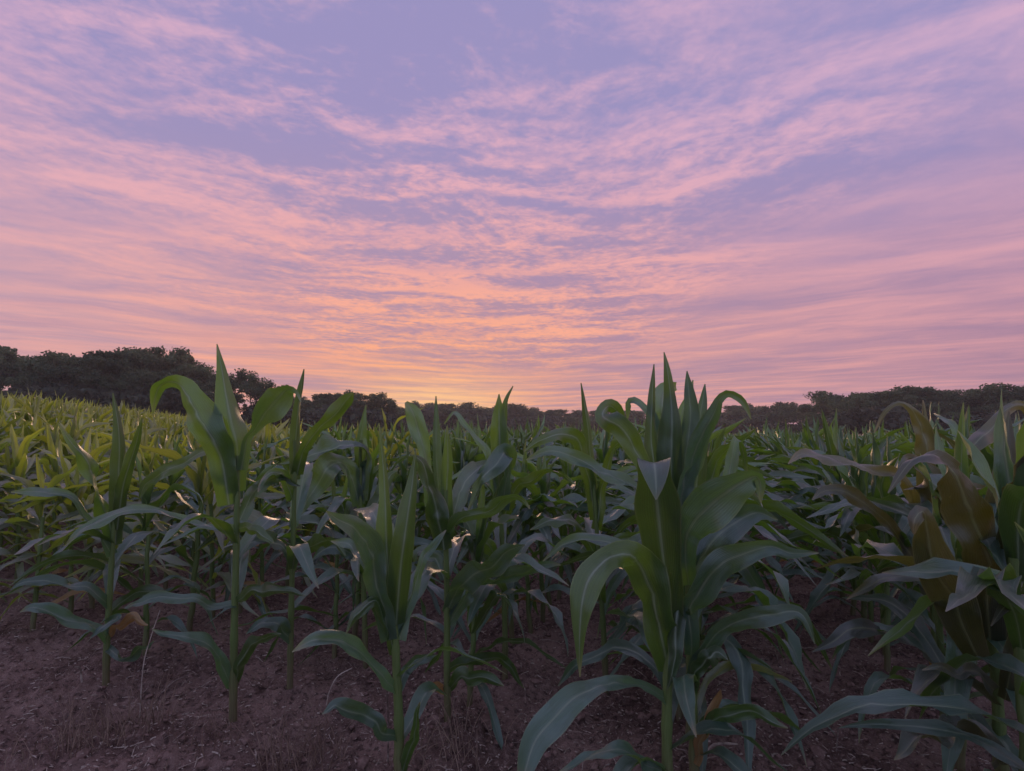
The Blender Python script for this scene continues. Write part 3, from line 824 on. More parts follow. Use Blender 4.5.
# right edge: the row that comes closest to the camera
H_('dark olive corn plant filling the right edge with one very broad folded leaf', (1004, 800), 
   [(1000, 740, 0), (996, 680, 0), (990, 620, 0), (985, 560, 0)], [
   dict(p=[(990, 640, 24, -.02, 0), (984, 560, 38, -.05, 10), (968, 505, 44, -.08, 10), (953, 472, 36, -.1, 15), (940, 455, 26, -.12, 40), (916, 459, 13, -.14, 30), (901, 475, 8, -.15, 10), (888, 493, 1, -.16, 0)], show=-1, fold=.12, wave=.03, n=32),
   dict(p=[(980, 660, 20, -.06, 0), (955, 610, 36, -.1, 0), (940, 570, 34, -.13, 5), (928, 535, 22, -.16, 15), (922, 512, 14, -.18, 30), (914, 521, 12, -.2, 10), (914, 534, 2, -.2, 0)], show=-1, fold=.16, wave=.07),
   dict(p=[(990, 580, 20, .02, 0), (1000, 500, 22, .03, 5), (1006, 450, 14, .04, 10), (1009, 411, 1, .05, 0)], fold=.3, wave=.03),
   dict(p=[(992, 640, 20, -.02, 0), (1010, 560, 28, -.06, 0), (1018, 500, 30, -.1, 5), (1024, 470, 24, -.13, 20), (1040, 462, 12, -.16, 30), (1056, 480, 1, -.18, 0)], fold=.14),
   [(994, 690, 12, -.04, 10), (978, 676, 10, -.08, 30), (958, 672, 9, -.12, 30), (940, 665, 8, -.15, 20), (922, 670, 1, -.17, 0)],
   [(1000, 765, 14, -.04, 20), (985, 738, 20, -.08, 30), (950, 732, 28, -.12, 35), (920, 741, 22, -.16, 25), (894, 760, 1, -.19, 0)],
   [(985, 650, 10, .03, 10), (962, 610, 12, .07, 20), (940, 580, 12, .1, 35), (916, 578, 11, .13, 40), (883, 579, 14, .16, 30), (866, 587, 9, .18, 20), (847, 599, 1, .2, 0)],
   [(1005, 700, 12, -.05, 0), (1020, 640, 14, -.1, 10), (1026, 600, 12, -.14, 30), (1008, 602, 11, -.18, 20), (991, 626, 1, -.2, 0)],
   ], r0=.0155, mat=M_OLIVE, extra=((.35, 95, .5, 45, 115, .08, .4), (.6, 60, .55, 30, 100, .085, -.5), (.45, 150, .5, 45, 120, .075, .5), (.25, 200, .45, 50, 125, .07, .3)))

H_('corn plant behind the right edge with a thin arching top leaf and blade pointing left', (938, 706),
   [(936, 650, 0), (932, 590, 0), (929, 530, 0), (928, 480, 0)], [
   dict(p=[(928, 520, 14, 0, 0), (927, 455, 15, 0, 10), (919, 428, 13, .01, 20), (909, 411, 8, .02, 25), (897, 404, 5, .03, 30), (884, 413, 4, .04, 20), (874, 433, 1, .05, 0)], fold=.14, wave=.03),
   dict(p=[(929, 510, 10, .02, 0), (928, 450, 9, .03, 10), (926, 425, 6, .03, 10), (923, 400, 1, .04, 0)], fold=.35),
   dict(p=[(930, 560, 12, 0, 10), (908, 487, 12, -.04, 25), (876, 469, 12, -.08, 35), (848, 463, 13, -.11, 35), (818, 454, 15, -.14, 25), (801, 453, 9, -.16, 20), (788, 464, 1, -.18, 0)], show=1, fold=.1),
   dict(p=[(931, 600, 11, 0, 10), (910, 552, 11, -.04, 20), (877, 514, 11, -.07, 30), (849, 496, 14, -.1, 35), (826, 491, 11, -.12, 25), (812, 500, 1, -.13, 0)], show=1),
   dict(p=[(930, 550, 14, -.04, 0), (936, 510, 24, -.08, 0), (928, 482, 28, -.11, 5), (918, 464, 20, -.14, 20), (906, 462, 8, -.16, 20), (896, 474, 1, -.17, 0)], show=1, fold=.12),
   [(935, 660, 10, 0, 10), (915, 645, 13, -.06, 25), (880, 630, 16, -.1, 35), (845, 634, 15, -.13, 30), (812, 652, 1, -.15, 0)],
   Y([(936, 672, 6, 0, 0), (925, 640, 7, -.03, 10), (915, 622, 6, -.05, 20), (908, 612, 1, -.06, 0)]),
   ], r0=.0135, mat=M_OLIVE, extra=((.4, 100, .5, 45, 115, .075, .4), (.55, 50, .55, 30, 100, .08, -.5), (.5, 300, .45, 40, 115, .07, .5)))

H_('corn plant at right whose pinkish top leaf hangs left from the frame edge', (1042, 724),
   [(1040, 650, 0), (1036, 580, 0), (1034, 500, 0), (1033, 450, 0)], [
   dict(p=[(1033, 490, 12, 0, 0), (1034, 430, 10, 0, 20), (1026, 404, 9, -.02, 30), (1008, 408, 9, -.05, 30), (995, 421, 12, -.08, 20), (981, 438, 17, -.11, 15), (972, 448, 12, -.13, 10), (964, 455, 1, -.14, 0)], fold=.2, wave=.05),
   dict(p=[(1033, 500, 20, -.02, 0), (1024, 480, 28, -.05, 0), (1016, 470, 22, -.08, 20), (1004, 478, 18, -.12, 10), (1000, 510, 1, -.13, 0)]),
   ], r0=.014, mat=M_OLIVE, extra=((.6, 180, .6, 30, 100, .08, -.4), (.5, 210, .55, 40, 115, .08, .4), (.7, 150, .5, 20, 60, .085, .2), (.4, 170, .5, 50, 120, .07, .5)))

H_('upright corn plant with a dark leaning spike behind the long left-sweeping leaf', (606, 690),
   [(604, 640, 0), (600, 580, 0), (596, 520, 0), (592, 470, 0)], [
   dict(p=[(594, 500, 10, 0, 0), (590, 450, 9, 0, 15), (587, 420, 7, 0, 15), (581, 383, 1, 0, 0)], fold=.35, wave=.02),
   dict(p=[(595, 520, 10, 0, 0), (586, 470, 12, -.03, 20), (578, 440, 14, -.06, 30), (562, 432, 14, -.1, 40), (540, 440, 9, -.14, 30), (524, 452, 1, -.16, 0)], fold=.1),
   dict(p=[(596, 530, 10, 0, 0), (606, 470, 11, -.03, 20), (615, 445, 12, -.06, 30), (628, 440, 1, -.1, 0)]),
   [(598, 560, 10, 0, 10), (580, 530, 12, -.05, 25), (556, 520, 13, -.1, 35), (530, 530, 1, -.14, 0)],
   [(598, 575, 10, 0, 10), (616, 545, 12, .0, 25), (640, 540, 12, .0, 35), (660, 552, 1, .0, 0)],
   ], r0=.012, extra=((.5, 95, .5, 40, 115, .07, .4), (.35, 250, .45, 45, 120, .065, -.5), (.4, 30, .45, 45, 120, .065, .5)))

H_('corn plant at centre with a broad whorl and thin curved tip', (505, 680),
   [(505, 630, 0), (503, 570, 0), (501, 510, 0), (500, 460, 0)], [
   dict(p=[(501, 500, 14, 0, 0), (500, 450, 19, 0, 0), (499, 420, 14, 0, 5), (499, 394, 1, 0, 0)], fold=.25, wave=.03),
   dict(p=[(501, 490, 10, .02, 0), (503, 430, 9, .03, 15), (506, 402, 5, .03, 15), (513, 386, 1, .04, 0)], fold=.3),
   dict(p=[(503, 510, 12, -.02, 0), (509, 465, 14, -.06, 10), (507, 450, 17, -.1, 25), (497, 464, 20, -.14, 15), (483, 481, 13, -.17, 10), (468, 510, 1, -.2, 0)], show=1, fold=.1),
   dict(p=[(499, 500, 8, 0, 10), (487, 455, 7, .02, 30), (476, 436, 6, .04, 30), (464, 424, 5, .06, 30), (454, 411, 4, .08, 40), (444, 424, 1, .1, 0)], fold=.1),
   dict(p=[(502, 520, 10, 0, 10), (516, 490, 11, -.04, 25), (530, 480, 11, -.08, 35), (556, 474, 10, -.12, 30), (575, 484, 1, -.15, 0)]),
   [(503, 570, 10, 0, 10), (488, 545, 12, -.05, 25), (468, 538, 13, -.1, 35), (450, 548, 1, -.14, 0)],
   ], r0=.012, extra=((.5, 95, .5, 40, 115, .07, .4), (.35, 250, .45, 45, 120, .065, -.5), (.4, 30, .45, 45, 120, .065, .5)))

# ------------------------------------------------------------------ the rest of the field, row by row
MATS_G = (M_STALK, M_LEAF, M_YELLOW)
MATS_P = (M_STALK, M_PALE, M_YELLOW)
ORD = ['first', 'second', 'third', 'fourth', 'fifth', 'sixth', 'seventh', 'eighth', 'ninth', 'tenth', 'eleventh', 'twelfth']
def in_view(x, y, z=0.6, pad=70):
    q = Vector((x, y, z)) - CAM
    d = q.dot(FWD)
    if d < 0.5: return None
    sx = 512 + F * q.x / d
    return (sx, d) if -pad < sx < W + pad else None

spots = []
for k in range(-90, 60):
    t = 1.62 + rng.uniform(-.08, .08) + (0.25 if k <= -3 else 0)
    while t < 75:
        x, y = row_xy(k, t)
        x += rng.gauss(0, .018); y += rng.gauss(0, .018)
        gap = rng.uniform(.14, .23)
        if y > 0.3 and in_view(x, y, pad=70 if t > 5 else 260) and math.hypot(x, y) < 62:
            if all((x - a) ** 2 + (y - b) ** 2 > 0.15 ** 2 for a, b in HEROES):
                spots.append((math.hypot(x, y), x, y, k, t))
        t += gap
spots.sort()
spots = [s for s in spots if s[0] > (1.5 if s[3] >= 1 else 1.75)]
N_PART, N_SINGLE = 125, 162
NV = 7
near = [build_plant_meshes(100 + i, 1.0, 14, 18, 6, MATS_G, False) for i in range(NV)]
near_p = [build_plant_meshes(100 + i, 1.0, 14, 18, 6, MATS_P, False) for i in range(4)]
midm = [build_plant_meshes(200 + i, 1.0, 14, 11, 2, MATS_G, True) for i in range(6)]
midm_p = [build_plant_meshes(200 + i, 1.0, 14, 11, 2, MATS_P, True) for i in range(6)]
farm_src = []

def ordinal(i):
    if i <= 12: return ORD[i - 1]
    tens = {1: 'teen', 2: 'twenty', 3: 'thirty', 4: 'forty', 5: 'fifty'}
    if i < 20: return ['thirteenth', 'fourteenth', 'fifteenth', 'sixteenth', 'seventeenth', 'eighteenth', 'nineteenth'][i - 13]
    t_, o_ = divmod(i, 10)
    return (tens[t_][:-1] + 'ieth') if o_ == 0 else tens[t_] + '-' + ORD[o_ - 1]
ROWNAME = {0: 'the row of the folded-leaf plant', 1: 'the row along the right edge', -1: 'the row of the forked plant',
           -2: 'the row of the tall spear plant', -3: 'the row at the left edge'}
HERO_ROW = {}
for hx, hy in HEROES:
    hk = round((hx * RP[0] + hy * RP[1] - ROW0) / ROWSTEP)
    HERO_ROW.setdefault(hk, []).append(hx * RD[0] + hy * RD[1])
def rank(k, t):
    return 1 + sum(1 for q in HERO_ROW.get(k, []) if q < t) + sum(1 for q in spots[:N_PART + N_SINGLE] if q[3] == k and q[4] < t)
def paleness(x, y):
    """yellower leaf colour towards the left stands in for the stronger light there"""
    return 0.5 - (x + 0.35 * y * 0.2) / (0.9 * y + 2.0) * 1.1 + rng.gauss(0, 0.18) - (0.22 if x * x + y * y < 14 else 0)

def hgt(x, y, d):
    return rng.gauss(0.97, 0.07)

for idx, (d, x, y, k, t) in enumerate(spots[:N_PART + N_SINGLE]):
    z = gz_at(x, y)
    pale = paleness(x, y) > 0.72
    sc = hgt(x, y, d)
    rot = (rng.gauss(0, .05), rng.gauss(0, .05), rng.uniform(0, 2 * math.pi))
    kind = 'yellow-green' if pale else 'green'
    o_ = ordinal(rank(k, t))
    if k in ROWNAME:
        label = f'{kind} corn plant, {o_} back in {ROWNAME[k]}'
    elif k > 1:
        label = f'{kind} corn plant, {o_} back, {ordinal(k - 1)} row beyond the right-edge row'
    else:
        label = f'{kind} corn plant, {o_} back, {ordinal(-3 - k)} row beyond the left-edge plant'
    if idx < N_PART:
        sm, ls = (near_p[rng.randrange(4)] if pale else near[rng.randrange(NV)])
        root = empty('corn_plant', (x, y, z))
        root.rotation_euler = rot
        root.scale = (sc, sc, sc)
        obj('stalk', sm, None, root)
        for lm in ls:
            obj('leaf', lm, None, root)
    else:
        me = (midm_p if pale else midm)[rng.randrange(6)]
        root = obj('corn_plant', me)
        root.location = (x, y, z); root.rotation_euler = rot; root.scale = (sc, sc, sc)
        farm_src.append((root, pale, me.name))
    tag(root, label, 'corn plant', 'corn plants standing in rows')

# everything farther: one mass of corn, the same plants set out on its row points
def build_far(name, label, pts, sources):
    me = bpy.data.meshes.new(name)
    me.from_pydata([p[:3] for p in pts], [], [])
    for an, typ, idx in (('turn', 'FLOAT', 3), ('size', 'FLOAT', 4), ('pick', 'INT', 5)):
        a = me.attributes.new(an, typ, 'POINT')
        a.data.foreach_set('value', [p[idx] for p in pts])
    o = obj(name, me)
    tag(o, label, 'corn', None, 'stuff')
    ng = bpy.data.node_groups.new(name, 'GeometryNodeTree')
    ng.interface.new_socket('Geometry', in_out='INPUT', socket_type='NodeSocketGeometry')
    ng.interface.new_socket('Geometry', in_out='OUTPUT', socket_type='NodeSocketGeometry')
    gi, go = ng.nodes.new('NodeGroupInput'), ng.nodes.new('NodeGroupOutput')
    join = ng.nodes.new('GeometryNodeJoinGeometry')
    for s in sources:
        oi = ng.nodes.new('GeometryNodeObjectInfo')
        oi.inputs['Object'].default_value = s
        oi.inputs['As Instance'].default_value = True
        ng.links.new(oi.outputs['Geometry'], join.inputs[0])
    iop = ng.nodes.new('GeometryNodeInstanceOnPoints')
    iop.inputs['Pick Instance'].default_value = True
    def attr(nm, dt):
        a = ng.nodes.new('GeometryNodeInputNamedAttribute'); a.data_type = dt
        a.inputs['Name'].default_value = nm
        return a.outputs['Attribute']
    cx = ng.nodes.new('ShaderNodeCombineXYZ')
    ng.links.new(attr('turn', 'FLOAT'), cx.inputs[2])
    e2r = ng.nodes.new('FunctionNodeEulerToRotation')
    ng.links.new(cx.outputs[0], e2r.inputs[0])
    ng.links.new(gi.outputs[0], iop.inputs['Points'])
    ng.links.new(join.outputs[0], iop.inputs['Instance'])
    ng.links.new(attr('pick', 'INT'), iop.inputs['Instance Index'])
    ng.links.new(e2r.outputs[0], iop.inputs['Rotation'])
    ng.links.new(attr('size', 'FLOAT'), iop.inputs['Scale'])
    ng.links.new(iop.outputs[0], go.inputs[0])
    md = o.modifiers.new('plants', 'NODES')
    md.node_group = ng
    return o

def pick_sources(pale):
    seen, out = set(), []
    for o, p, mn in farm_src:
        if p == pale and mn not in seen:
            seen.add(mn); out.append(o)
    return out
src_g, src_p = pick_sources(False), pick_sources(True)
far_g, far_p = [], []
rest = spots[N_PART + N_SINGLE:]
rx, ry = np.array([s[1] for s in rest]), np.array([s[2] for s in rest])
rz = terrain(rx, ry) + relief(rx, ry)
for s, z in zip(rest, rz):
    d, x, y, k, t = s
    p = paleness(x, y) > 0.72
    tgt = far_p if p else far_g
    ns = len(src_p if p else src_g)
    tgt.append((x, y, float(z), rng.uniform(0, 6.283), rng.gauss(0.98, .085), rng.randrange(max(ns, 1))))
if src_g: build_far('corn_field', 'green corn massed in rows stretching back to the distant trees', far_g, src_g)
if src_p: build_far('corn_field', 'yellow-green corn massed on the rising ground towards the left trees', far_p, src_p)
print('far plants', len(far_g), len(far_p), 'spots', len(spots))

# ------------------------------------------------------------------ litter on the soil
def scatter_r(n, rmin, rmax, seed):
    r = np.random.RandomState(seed)
    rr = rmin + (rmax - rmin) * r.rand(n) ** 1.3
    a = np.radians(r.uniform(-52, 52, n))
    return rr * np.sin(a), rr * np.cos(a), r
def build_straw(n, seed):
    xs, ys, r = scatter_r(n, 1.0, 7.0, seed)
    zs = terrain(xs, ys) + relief(xs, ys)
    V, Fc = [], []
    for i in range(n):
        L = r.choice([.006, .011, .020, .04, .09], p=[.42, .34, .16, .06, .02]) * r.uniform(.7, 1.3)
        wd = r.uniform(.0012, .0035) if L > .03 else r.uniform(.0015, .005)
        a, tilt = r.uniform(0, 6.28), r.normal(0, .22)
        u = np.array([math.cos(a) * math.cos(tilt), math.sin(a) * math.cos(tilt), math.sin(tilt)])
        p = np.array([-math.sin(a), math.cos(a), r.normal(0, .35)])
        c = np.array([xs[i], ys[i], zs[i] + .005])
        bend = np.array([0, 0, r.uniform(-.08, .12) * L]) + p * r.normal(0, .05) * L
        b = len(V)
        for q, sft in ((-1, 0), (0, 1), (1, 0)):
            m = c + u * q * L * .5 + bend * sft
            V += [tuple(m - p * wd * .5), tuple(m + p * wd * .5), tuple(m + np.array([0, 0, wd * .6]))]
        for s in (0, 3):
            for e in (0, 1, 2):
                e2 = (e + 1) % 3
                Fc.append((b + s + e, b + s + e2, b + s + 3 + e2, b + s + 3 + e))
    me = bpy.data.meshes.new('straw_litter')
    me.from_pydata(V, [], Fc); me.update()
    o = obj('straw_litter', me, M_STRAW)
    tag(o, 'pale chopped straw and stalk bits scattered over the bare soil', 'straw', None, 'stuff')
build_straw(24000, 21)

def build_clods(n, seed):
    xs, ys, r = scatter_r(n, 0.9, 6.0, seed)
    zs = terrain(xs, ys) + relief(xs, ys)
    ico = bmesh.new(); bmesh.ops.create_icosphere(ico, subdivisions=1, radius=1.0)
    bv = np.array([v.co[:] for v in ico.verts]); bf = [[v.index for v in f.verts] for f in ico.faces]; ico.free()
    V, Fc = [], []
    for i in range(n):
        s = r.choice([.004, .007, .011, .018], p=[.42, .34, .2, .04]) * r.uniform(.7, 1.3)
        q = bv * (1 + r.uniform(-.28, .28, (len(bv), 1))) * np.array([r.uniform(.8, 1.3), r.uniform(.8, 1.3), r.uniform(.5, .8)]) * s
        a = r.uniform(0, 6.28); ca, sa = math.cos(a), math.sin(a)
        q = np.stack([q[:, 0] * ca - q[:, 1] * sa, q[:, 0] * sa + q[:, 1] * ca, q[:, 2]], 1) + [xs[i], ys[i], zs[i] + s * .2]
        b = len(V); V += q.tolist(); Fc += [[b + j for j in f] for f in bf]
    me = bpy.data.meshes.new('soil_clods')
    me.from_pydata(V, [], Fc); me.update()
    o = obj('soil_clods', me, M_CLOD)
    tag(o, 'crumbled brown soil clods strewn over the ground', 'soil', None, 'stuff')
build_clods(11000, 22)

# dead weed clumps in front of the rows
def weed(px, py, n, h, spread, label, seed):
    r = random.Random(seed)
    ray = at(px, py, 1.0) - CAM
    d = -EYE / ray.z
    c = CAM + ray * d
    c.z = gz_at(c.x, c.y)
    mb = MB()
    for i in range(n):
        a, q = r.uniform(0, 6.28), spread * math.sqrt(r.random())
        bx, by = q * math.cos(a), q * math.sin(a)
        L = h * r.uniform(.45, 1.1)
        la, lt = r.uniform(0, 6.28), r.uniform(.1, 1.0)
        n_ = 5
        pts = []
        p = np.array([bx, by, gz_at(c.x + bx, c.y + by) - c.z - .01])
        for j in range(n_ + 1):
            pts.append(p.copy())
            th = lt * (.4 + 1.4 * j / n_)
            p = p + L / n_ * np.array([math.sin(th) * math.cos(la), math.sin(th) * math.sin(la), math.cos(th)])
        rad = r.uniform(.0011, .0024)
        rows = [[pt + rad * (1 - .6 * j / n_) * np.array([math.cos(b), math.sin(b), 0]) for b in (0, 2.1, 4.2)] for j, pt in enumerate(pts)]
        mb.grid(rows, [0, .33, .66], [j / n_ for j in range(n_ + 1)], closed=True)
    o = obj('dead_weed', mb.mesh('dead_weed', [M_STRAW_DARK]))
    o.location = c
    tag(o, label, 'weed')
M_STRAW_DARK = plain_material('dead_stems', (0.22, 0.13, 0.095), (0.44, 0.30, 0.22), 40.0, 0.85, 0.1, 0.002)
weed(118, 735, 90, .20, .16, 'brown dead weed clump below the left-edge corn plant', 1)
weed(60, 755, 50, .14, .15, 'low dry weed tuft in the bottom left corner of the field', 2)
weed(300, 765, 80, .19, .14, 'dry brown weed clump at the bottom, left of the forked plant', 3)
weed(195, 752, 40, .12, .14, 'small dead weed tuft in front of the tall spear plant', 4)
weed(432, 762, 34, .14, .10, 'thin dead stems between the forked plant and its neighbour', 5)
weed(470, 745, 24, .17, .12, 'sparse dead stems right of the forked plant', 6)

def twig(pix, label, rad=.004, mat=None):
    """a dead stem lying or standing, traced at its ground distance"""
    x0, y0 = pix[0][:2]
    ray = at(x0, y0, 1.0) - CAM
    d = -EYE / ray.z
    g = CAM + ray * d
    P = [at(x, y, d + dd) for x, y, dd in pix]
    P[0].z = gz_at(P[0].x, P[0].y) - .01
    C = catmull(np.array([p[:] for p in P]), 14) - np.array(P[0])
    rows = [[c + rad * (1 - .5 * i / 14) * (1.25 if i % 4 == 0 else 1) * np.array([math.cos(b), math.sin(b) * .6, math.sin(b)]) for b in np.linspace(0, 6.283, 6, endpoint=False)] for i, c in enumerate(C)]
    mb = MB(); mb.grid(rows, [k / 6 for k in range(6)], [i / 14 for i in range(15)], closed=True)
    o = obj('dry_stem', mb.mesh('dry_stem', [M_STRAW])); o.location = P[0]
    tag(o, label, 'dry stem')
twig([(704, 771, 0), (707, 752, -.01), (717, 744, -.02), (737, 744, -.03)], 'curled pale dry stem at the foot of the bushy plant', .005)
twig([(140, 712, 0), (143, 668, 0), (150, 640, .02), (160, 610, .04)], 'tall thin dead stem standing right of the left-edge plant', .003)
twig([(82, 688, 0), (81, 674, 0), (80, 668, -.01), (75, 667, -.03)], 'short bent straw stub left of the left-edge plant', .005)
twig([(388, 765, 0), (388, 720, 0), (387, 690, 0), (388, 660, .01)], 'thin upright dead stem just left of the forked plant', .003)
twig([(326, 706, 0), (330, 690, 0), (338, 676, .02), (352, 668, .04)], 'thin arching dead stem between slim plant and forked plant', .003)
twig([(150, 702, 0), (164, 690, .0), (178, 679, .03), (188, 676, .05)], 'leaning dead stem on bare soil left of the tall plant', .003)
twig([(482, 755, 0), (477, 742, .0), (470, 735, .02), (464, 729, .04)], 'short dead stem lying right of the second forked-row plant', .003)
twig([(966, 752, 0), (960, 735, 0), (950, 715, .02), (942, 702, .03)], 'pale dry stem leaning among the dark leaves at lower right', .003)
twig([(836, 752, 0), (837, 742, 0), (838, 735, 0), (838, 728, 0)], 'short upright straw on the bare soil gap', .003)

# ------------------------------------------------------------------ trees around the field
def tube(mb, a, b, r0, r1, n=5, mi=0):
    a, b = np.array(a, float), np.array(b, float)
    t = b - a; t /= np.linalg.norm(t) + 1e-9
    u = np.cross(t, [0.3, 0.9, 0.2]); u /= np.linalg.norm(u) + 1e-9
    v = np.cross(t, u)
    an = np.linspace(0, 2 * math.pi, n, endpoint=False)
    rows = [[p + r * (u * math.cos(q) + v * math.sin(q)) for q in an] for p, r in ((a, r0), (b, r1))]
    mb.grid(rows, [k / n for k in range(n)], [0, 1], closed=True, mi=mi)

def tree_meshes(seed, nleaf, open_, spread, leafsize=0.032, trunk_frac=0.34):
    """unit-height tree: tapered trunk with limbs, crown of small leaf faces in clumps round the limb ends"""
    r = random.Random(seed)
    nr = np.random.RandomState(seed)
    mb = MB()
    tips = []
    def grow(p, dirv, L, rad, lev):
        q = p
        d = np.array(dirv, float)
        for s in range(3):
            d = d + nr.normal(0, .13, 3) + np.array([0, 0, .05])
            d /= np.linalg.norm(d)
            q2 = q + d * L / 3
            tube(mb, q, q2, rad * (1 - .22 * s), rad * (1 - .22 * (s + 1)), 6 if lev == 0 else 4)
            q = q2
            if lev > 0 and s > 0: tips.append(q.copy())
        if lev >= 3:
            tips.append(q); return
        for c in range(r.choice([3, 4]) if lev == 0 else r.choice([2, 3])):
            a = r.uniform(0, 6.28)
            side = np.array([math.cos(a), math.sin(a), 0])
            nd = d * r.uniform(.55, .85) + side * r.uniform(.55, .95) * spread
            nd /= np.linalg.norm(nd)
            grow(q, nd, L * r.uniform(.58, .78), rad * .55, lev + 1)
    grow(np.array([0, 0, -.02]), (0, 0, 1), trunk_frac, .022, 0)
    tips = np.array(tips)
    ztop = tips[:, 2].max()
    trunk = mb.mesh('trunk', [M_BARK])
    # crown
    idx = nr.randint(0, len(tips), nleaf)
    clump = nr.gamma(2.0, .5, len(tips))
    keep = nr.rand(nleaf) < np.clip(clump[idx] / (1.0 + open_), .12, 1)
    idx = idx[keep]
    n = len(idx)
    dirs = nr.normal(0, 1, (n, 3)); dirs /= np.linalg.norm(dirs, axis=1)[:, None]
    rad = (nr.rand(n) ** (1 / 2.2)) * (.055 + .035 * nr.rand(len(tips))[idx])
    c = tips[idx] + dirs * rad[:, None] * [1, 1, .75]
    c[:, 2] = np.maximum(c[:, 2], .06)
    sz = leafsize * nr.uniform(.5, 1.15, n) * .5
    a1 = nr.normal(0, 1, (n, 3)); a1 /= np.linalg.norm(a1, axis=1)[:, None]
    a2 = np.cross(a1, nr.normal(0, 1, (n, 3))); a2 /= np.linalg.norm(a2, axis=1)[:, None]
    a1, a2 = a1 * sz[:, None], a2 * sz[:, None] * .62
    V = np.stack([c - a1, c - a2, c + a1, c + a2], 1).reshape(-1, 3)
    me = bpy.data.meshes.new('crown')
    me.from_pydata(V.tolist(), [], np.arange(4 * n).reshape(-1, 4).tolist())
    me.update()
    hmax = float(np.percentile(V[:, 2], 99.7))
    return trunk, me, hmax

TREES = [tree_meshes(31, 9000, .1, 1.0), tree_meshes(32, 9000, .25, 1.2), tree_meshes(33, 8000, .5, 1.1), tree_meshes(34, 9000, .1, .8),
         tree_meshes(35, 7000, .8, 1.25), tree_meshes(36, 8500, .2, 1.35)]
BUSHES = [tree_meshes(51, 5200, .0, 1.5, .06, .10), tree_meshes(52, 5200, .0, 1.7, .06, .08), tree_meshes(53, 4600, .1, 1.4, .06, .12)]
for tr in TREES: tr[1].materials.append(M_CROWN)
for tr in BUSHES: tr[1].materials.append(M_BUSH)

SKY_X = [-160, -60, 0, 25, 57, 75, 92, 110, 130, 155, 175, 195, 210, 235, 255, 268, 283, 300, 320, 345, 366, 380, 400, 430, 470, 512, 560, 600, 660, 730, 770, 800, 830, 860, 880, 920, 950, 965, 985, 1000, 1024, 1100, 1200]
SKY_Y = [356, 360, 358, 351, 346, 352, 350, 353, 346, 349, 356, 358, 364, 374, 378, 384, 396, 397, 394, 392, 392, 399, 404, 404, 403, 408, 410, 412, 411, 408, 404, 401, 397, 390, 386, 387, 391, 392, 389, 386, 383, 380, 384]
def tree_dist(px):
    return float(np.interp(px, [-160, 270, 290, 380, 420, 500, 720, 800, 860, 1200], [92, 100, 120, 130, 200, 235, 235, 165, 120, 100]))

def place(px, dist, top_py, var, kindname, label, group, stretch=1.0, lib=None):
    ray = at(px, HORIZON, 1.0) - CAM
    x, y = ray.x * dist, ray.y * dist
    z = float(terrain(x, y))
    top = EYE + (HORIZON - top_py) / F * dist
    trunk, crown, hm = (lib or TREES)[var]
    s = max(top - z, 1.0) / hm
    root = empty(kindname, (x, y, z - .1))
    root.rotation_euler = (0, 0, rng.uniform(0, 6.28))
    root.scale = (s * stretch, s * stretch, s)
    tag(root, label, 'tree' if kindname != 'shrub' else 'shrub', group)
    obj('trunk', trunk, M_BARK, root)
    obj('crown', crown, None, root)

tn = 0
def tree_row(x0, x1, step, zone, grp, lift=0, dd=0.0, vars_=(0, 1, 2, 3, 5), stretch=1.0):
    global tn
    px = x0
    i = 0
    while px < x1:
        dist = tree_dist(px) * (1 + dd + rng.uniform(-.03, .06))
        top = float(np.interp(px, SKY_X, SKY_Y)) + lift + rng.uniform(-2.5, 5.0) * (1.3 if dist < 110 else 1.0)
        place(px, dist, top, vars_[rng.randrange(len(vars_))], 'tree', f'{zone}, {ordinal(i + 1)} from left', grp, stretch * rng.uniform(.9, 1.15))
        px += step * rng.uniform(.75, 1.25)
        i += 1; tn += 1
tree_row(-110, 205, 24, 'dark leafy tree in front of the tall left wood', 'tall trees of the left wood')
tree_row(-100, 215, 40, 'dark tree behind the front of the tall left wood', 'tall trees of the left wood', 3, .12)
tree_row(-110, 275, 26, 'shorter tree under the tall left crowns', 'wood edge trees on the left', 20, -.06, (0, 3, 5))
tree_row(212, 272, 17, 'lower open-crowned tree where the left wood steps down', 'lower trees right of the tall wood', 0, 0, (2, 4, 2))
tree_row(276, 420, 13, 'small dark tree left of the sunset glow', 'low trees left of the sunset', 0, 0, (0, 1, 2, 3), 1.1)
tree_row(276, 430, 16, 'small tree behind the low group left of the sunset', 'low trees left of the sunset', 6, .1, (0, 3, 5), 1.2)
tree_row(418, 770, 9.5, 'tiny far tree in the low wood on the horizon', 'far trees along the horizon', 0, 0, (0, 1, 3, 5), 1.6)
tree_row(424, 770, 11, 'tiny far tree fronting the low wood on the horizon', 'far trees along the horizon', 7, -.06, (0, 3, 5), 1.7)
tree_row(772, 1110, 17, 'dark rounded tree in the wood along the right horizon', 'trees of the right wood', 0, 0, (0, 1, 3, 5), 1.15)
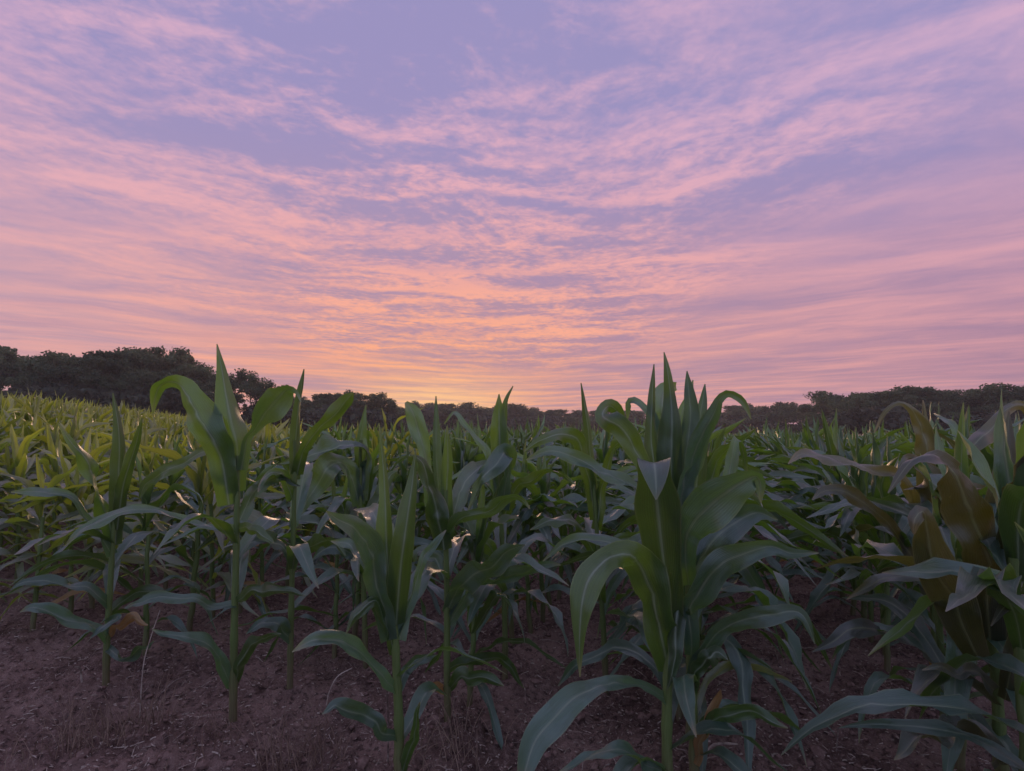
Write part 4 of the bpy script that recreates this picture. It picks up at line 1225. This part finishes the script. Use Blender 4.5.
tree_row(776, 1120, 22, 'dark tree in the second line of the right wood', 'trees of the right wood', 6, .12, (0, 3, 5), 1.25)
tree_row(776, 1110, 17, 'low tree at the front edge of the right wood', 'trees of the right wood', 18, -.06, (0, 3, 5), 1.2)
def bush_row(x0, x1, step, lift, label, grp, dd=-.1):
    px = x0
    i = 0
    while px < x1:
        i += 1
        dist = tree_dist(px) * (1 + dd + rng.uniform(-.03, .03))
        ray = at(px, HORIZON, 1.0) - CAM
        top = float(np.interp(px, SKY_X, SKY_Y)) + lift + rng.uniform(-4, 4)
        place(px, dist, min(top, 424), rng.randrange(3), 'shrub', f'{label}, {ordinal(i)} from left', grp, 1.0 * rng.uniform(.9, 1.2), BUSHES)
        px += step * rng.uniform(.8, 1.2)
bush_row(-110, 280, 15, 38, 'dark shrub in the undergrowth below the left wood', 'undergrowth of the left wood')
bush_row(276, 430, 12, 16, 'dark shrub under the low trees left of the sunset', 'undergrowth of the low trees')
bush_row(424, 772, 8, 10, 'dark shrub below the far low wood on the horizon', 'undergrowth of the far wood', -.09)
bush_row(770, 1110, 14, 24, 'dark shrub in front of the right wood', 'undergrowth of the right wood')
print('objects', len(bpy.data.objects))

# ------------------------------------------------------------------ evening haze over the fields
def build_haze():
    me = bpy.data.meshes.new('haze')
    bm = bmesh.new()
    bmesh.ops.create_cube(bm, size=1.0)
    for v in bm.verts:
        v.co = Vector((v.co.x * 700, v.co.y * 700, v.co.z * 40 + 5))
    bm.to_mesh(me); bm.free()
    m = bpy.data.materials.new('haze'); m.use_nodes = True
    nt = m.node_tree; nt.nodes.clear()
    out = nt.nodes.new('ShaderNodeOutputMaterial')
    pv = nt.nodes.new('ShaderNodeVolumePrincipled')
    pv.inputs['Color'].default_value = (0.92, 0.88, 0.90, 1)
    pv.inputs['Density'].default_value = 0.0005
    pv.inputs['Anisotropy'].default_value = 0.3
    nt.links.new(pv.outputs[0], out.inputs['Volume'])
    o = obj('haze', me, m)
    tag(o, 'thin evening haze lying over the field and the trees', 'haze', None, 'stuff')
build_haze()
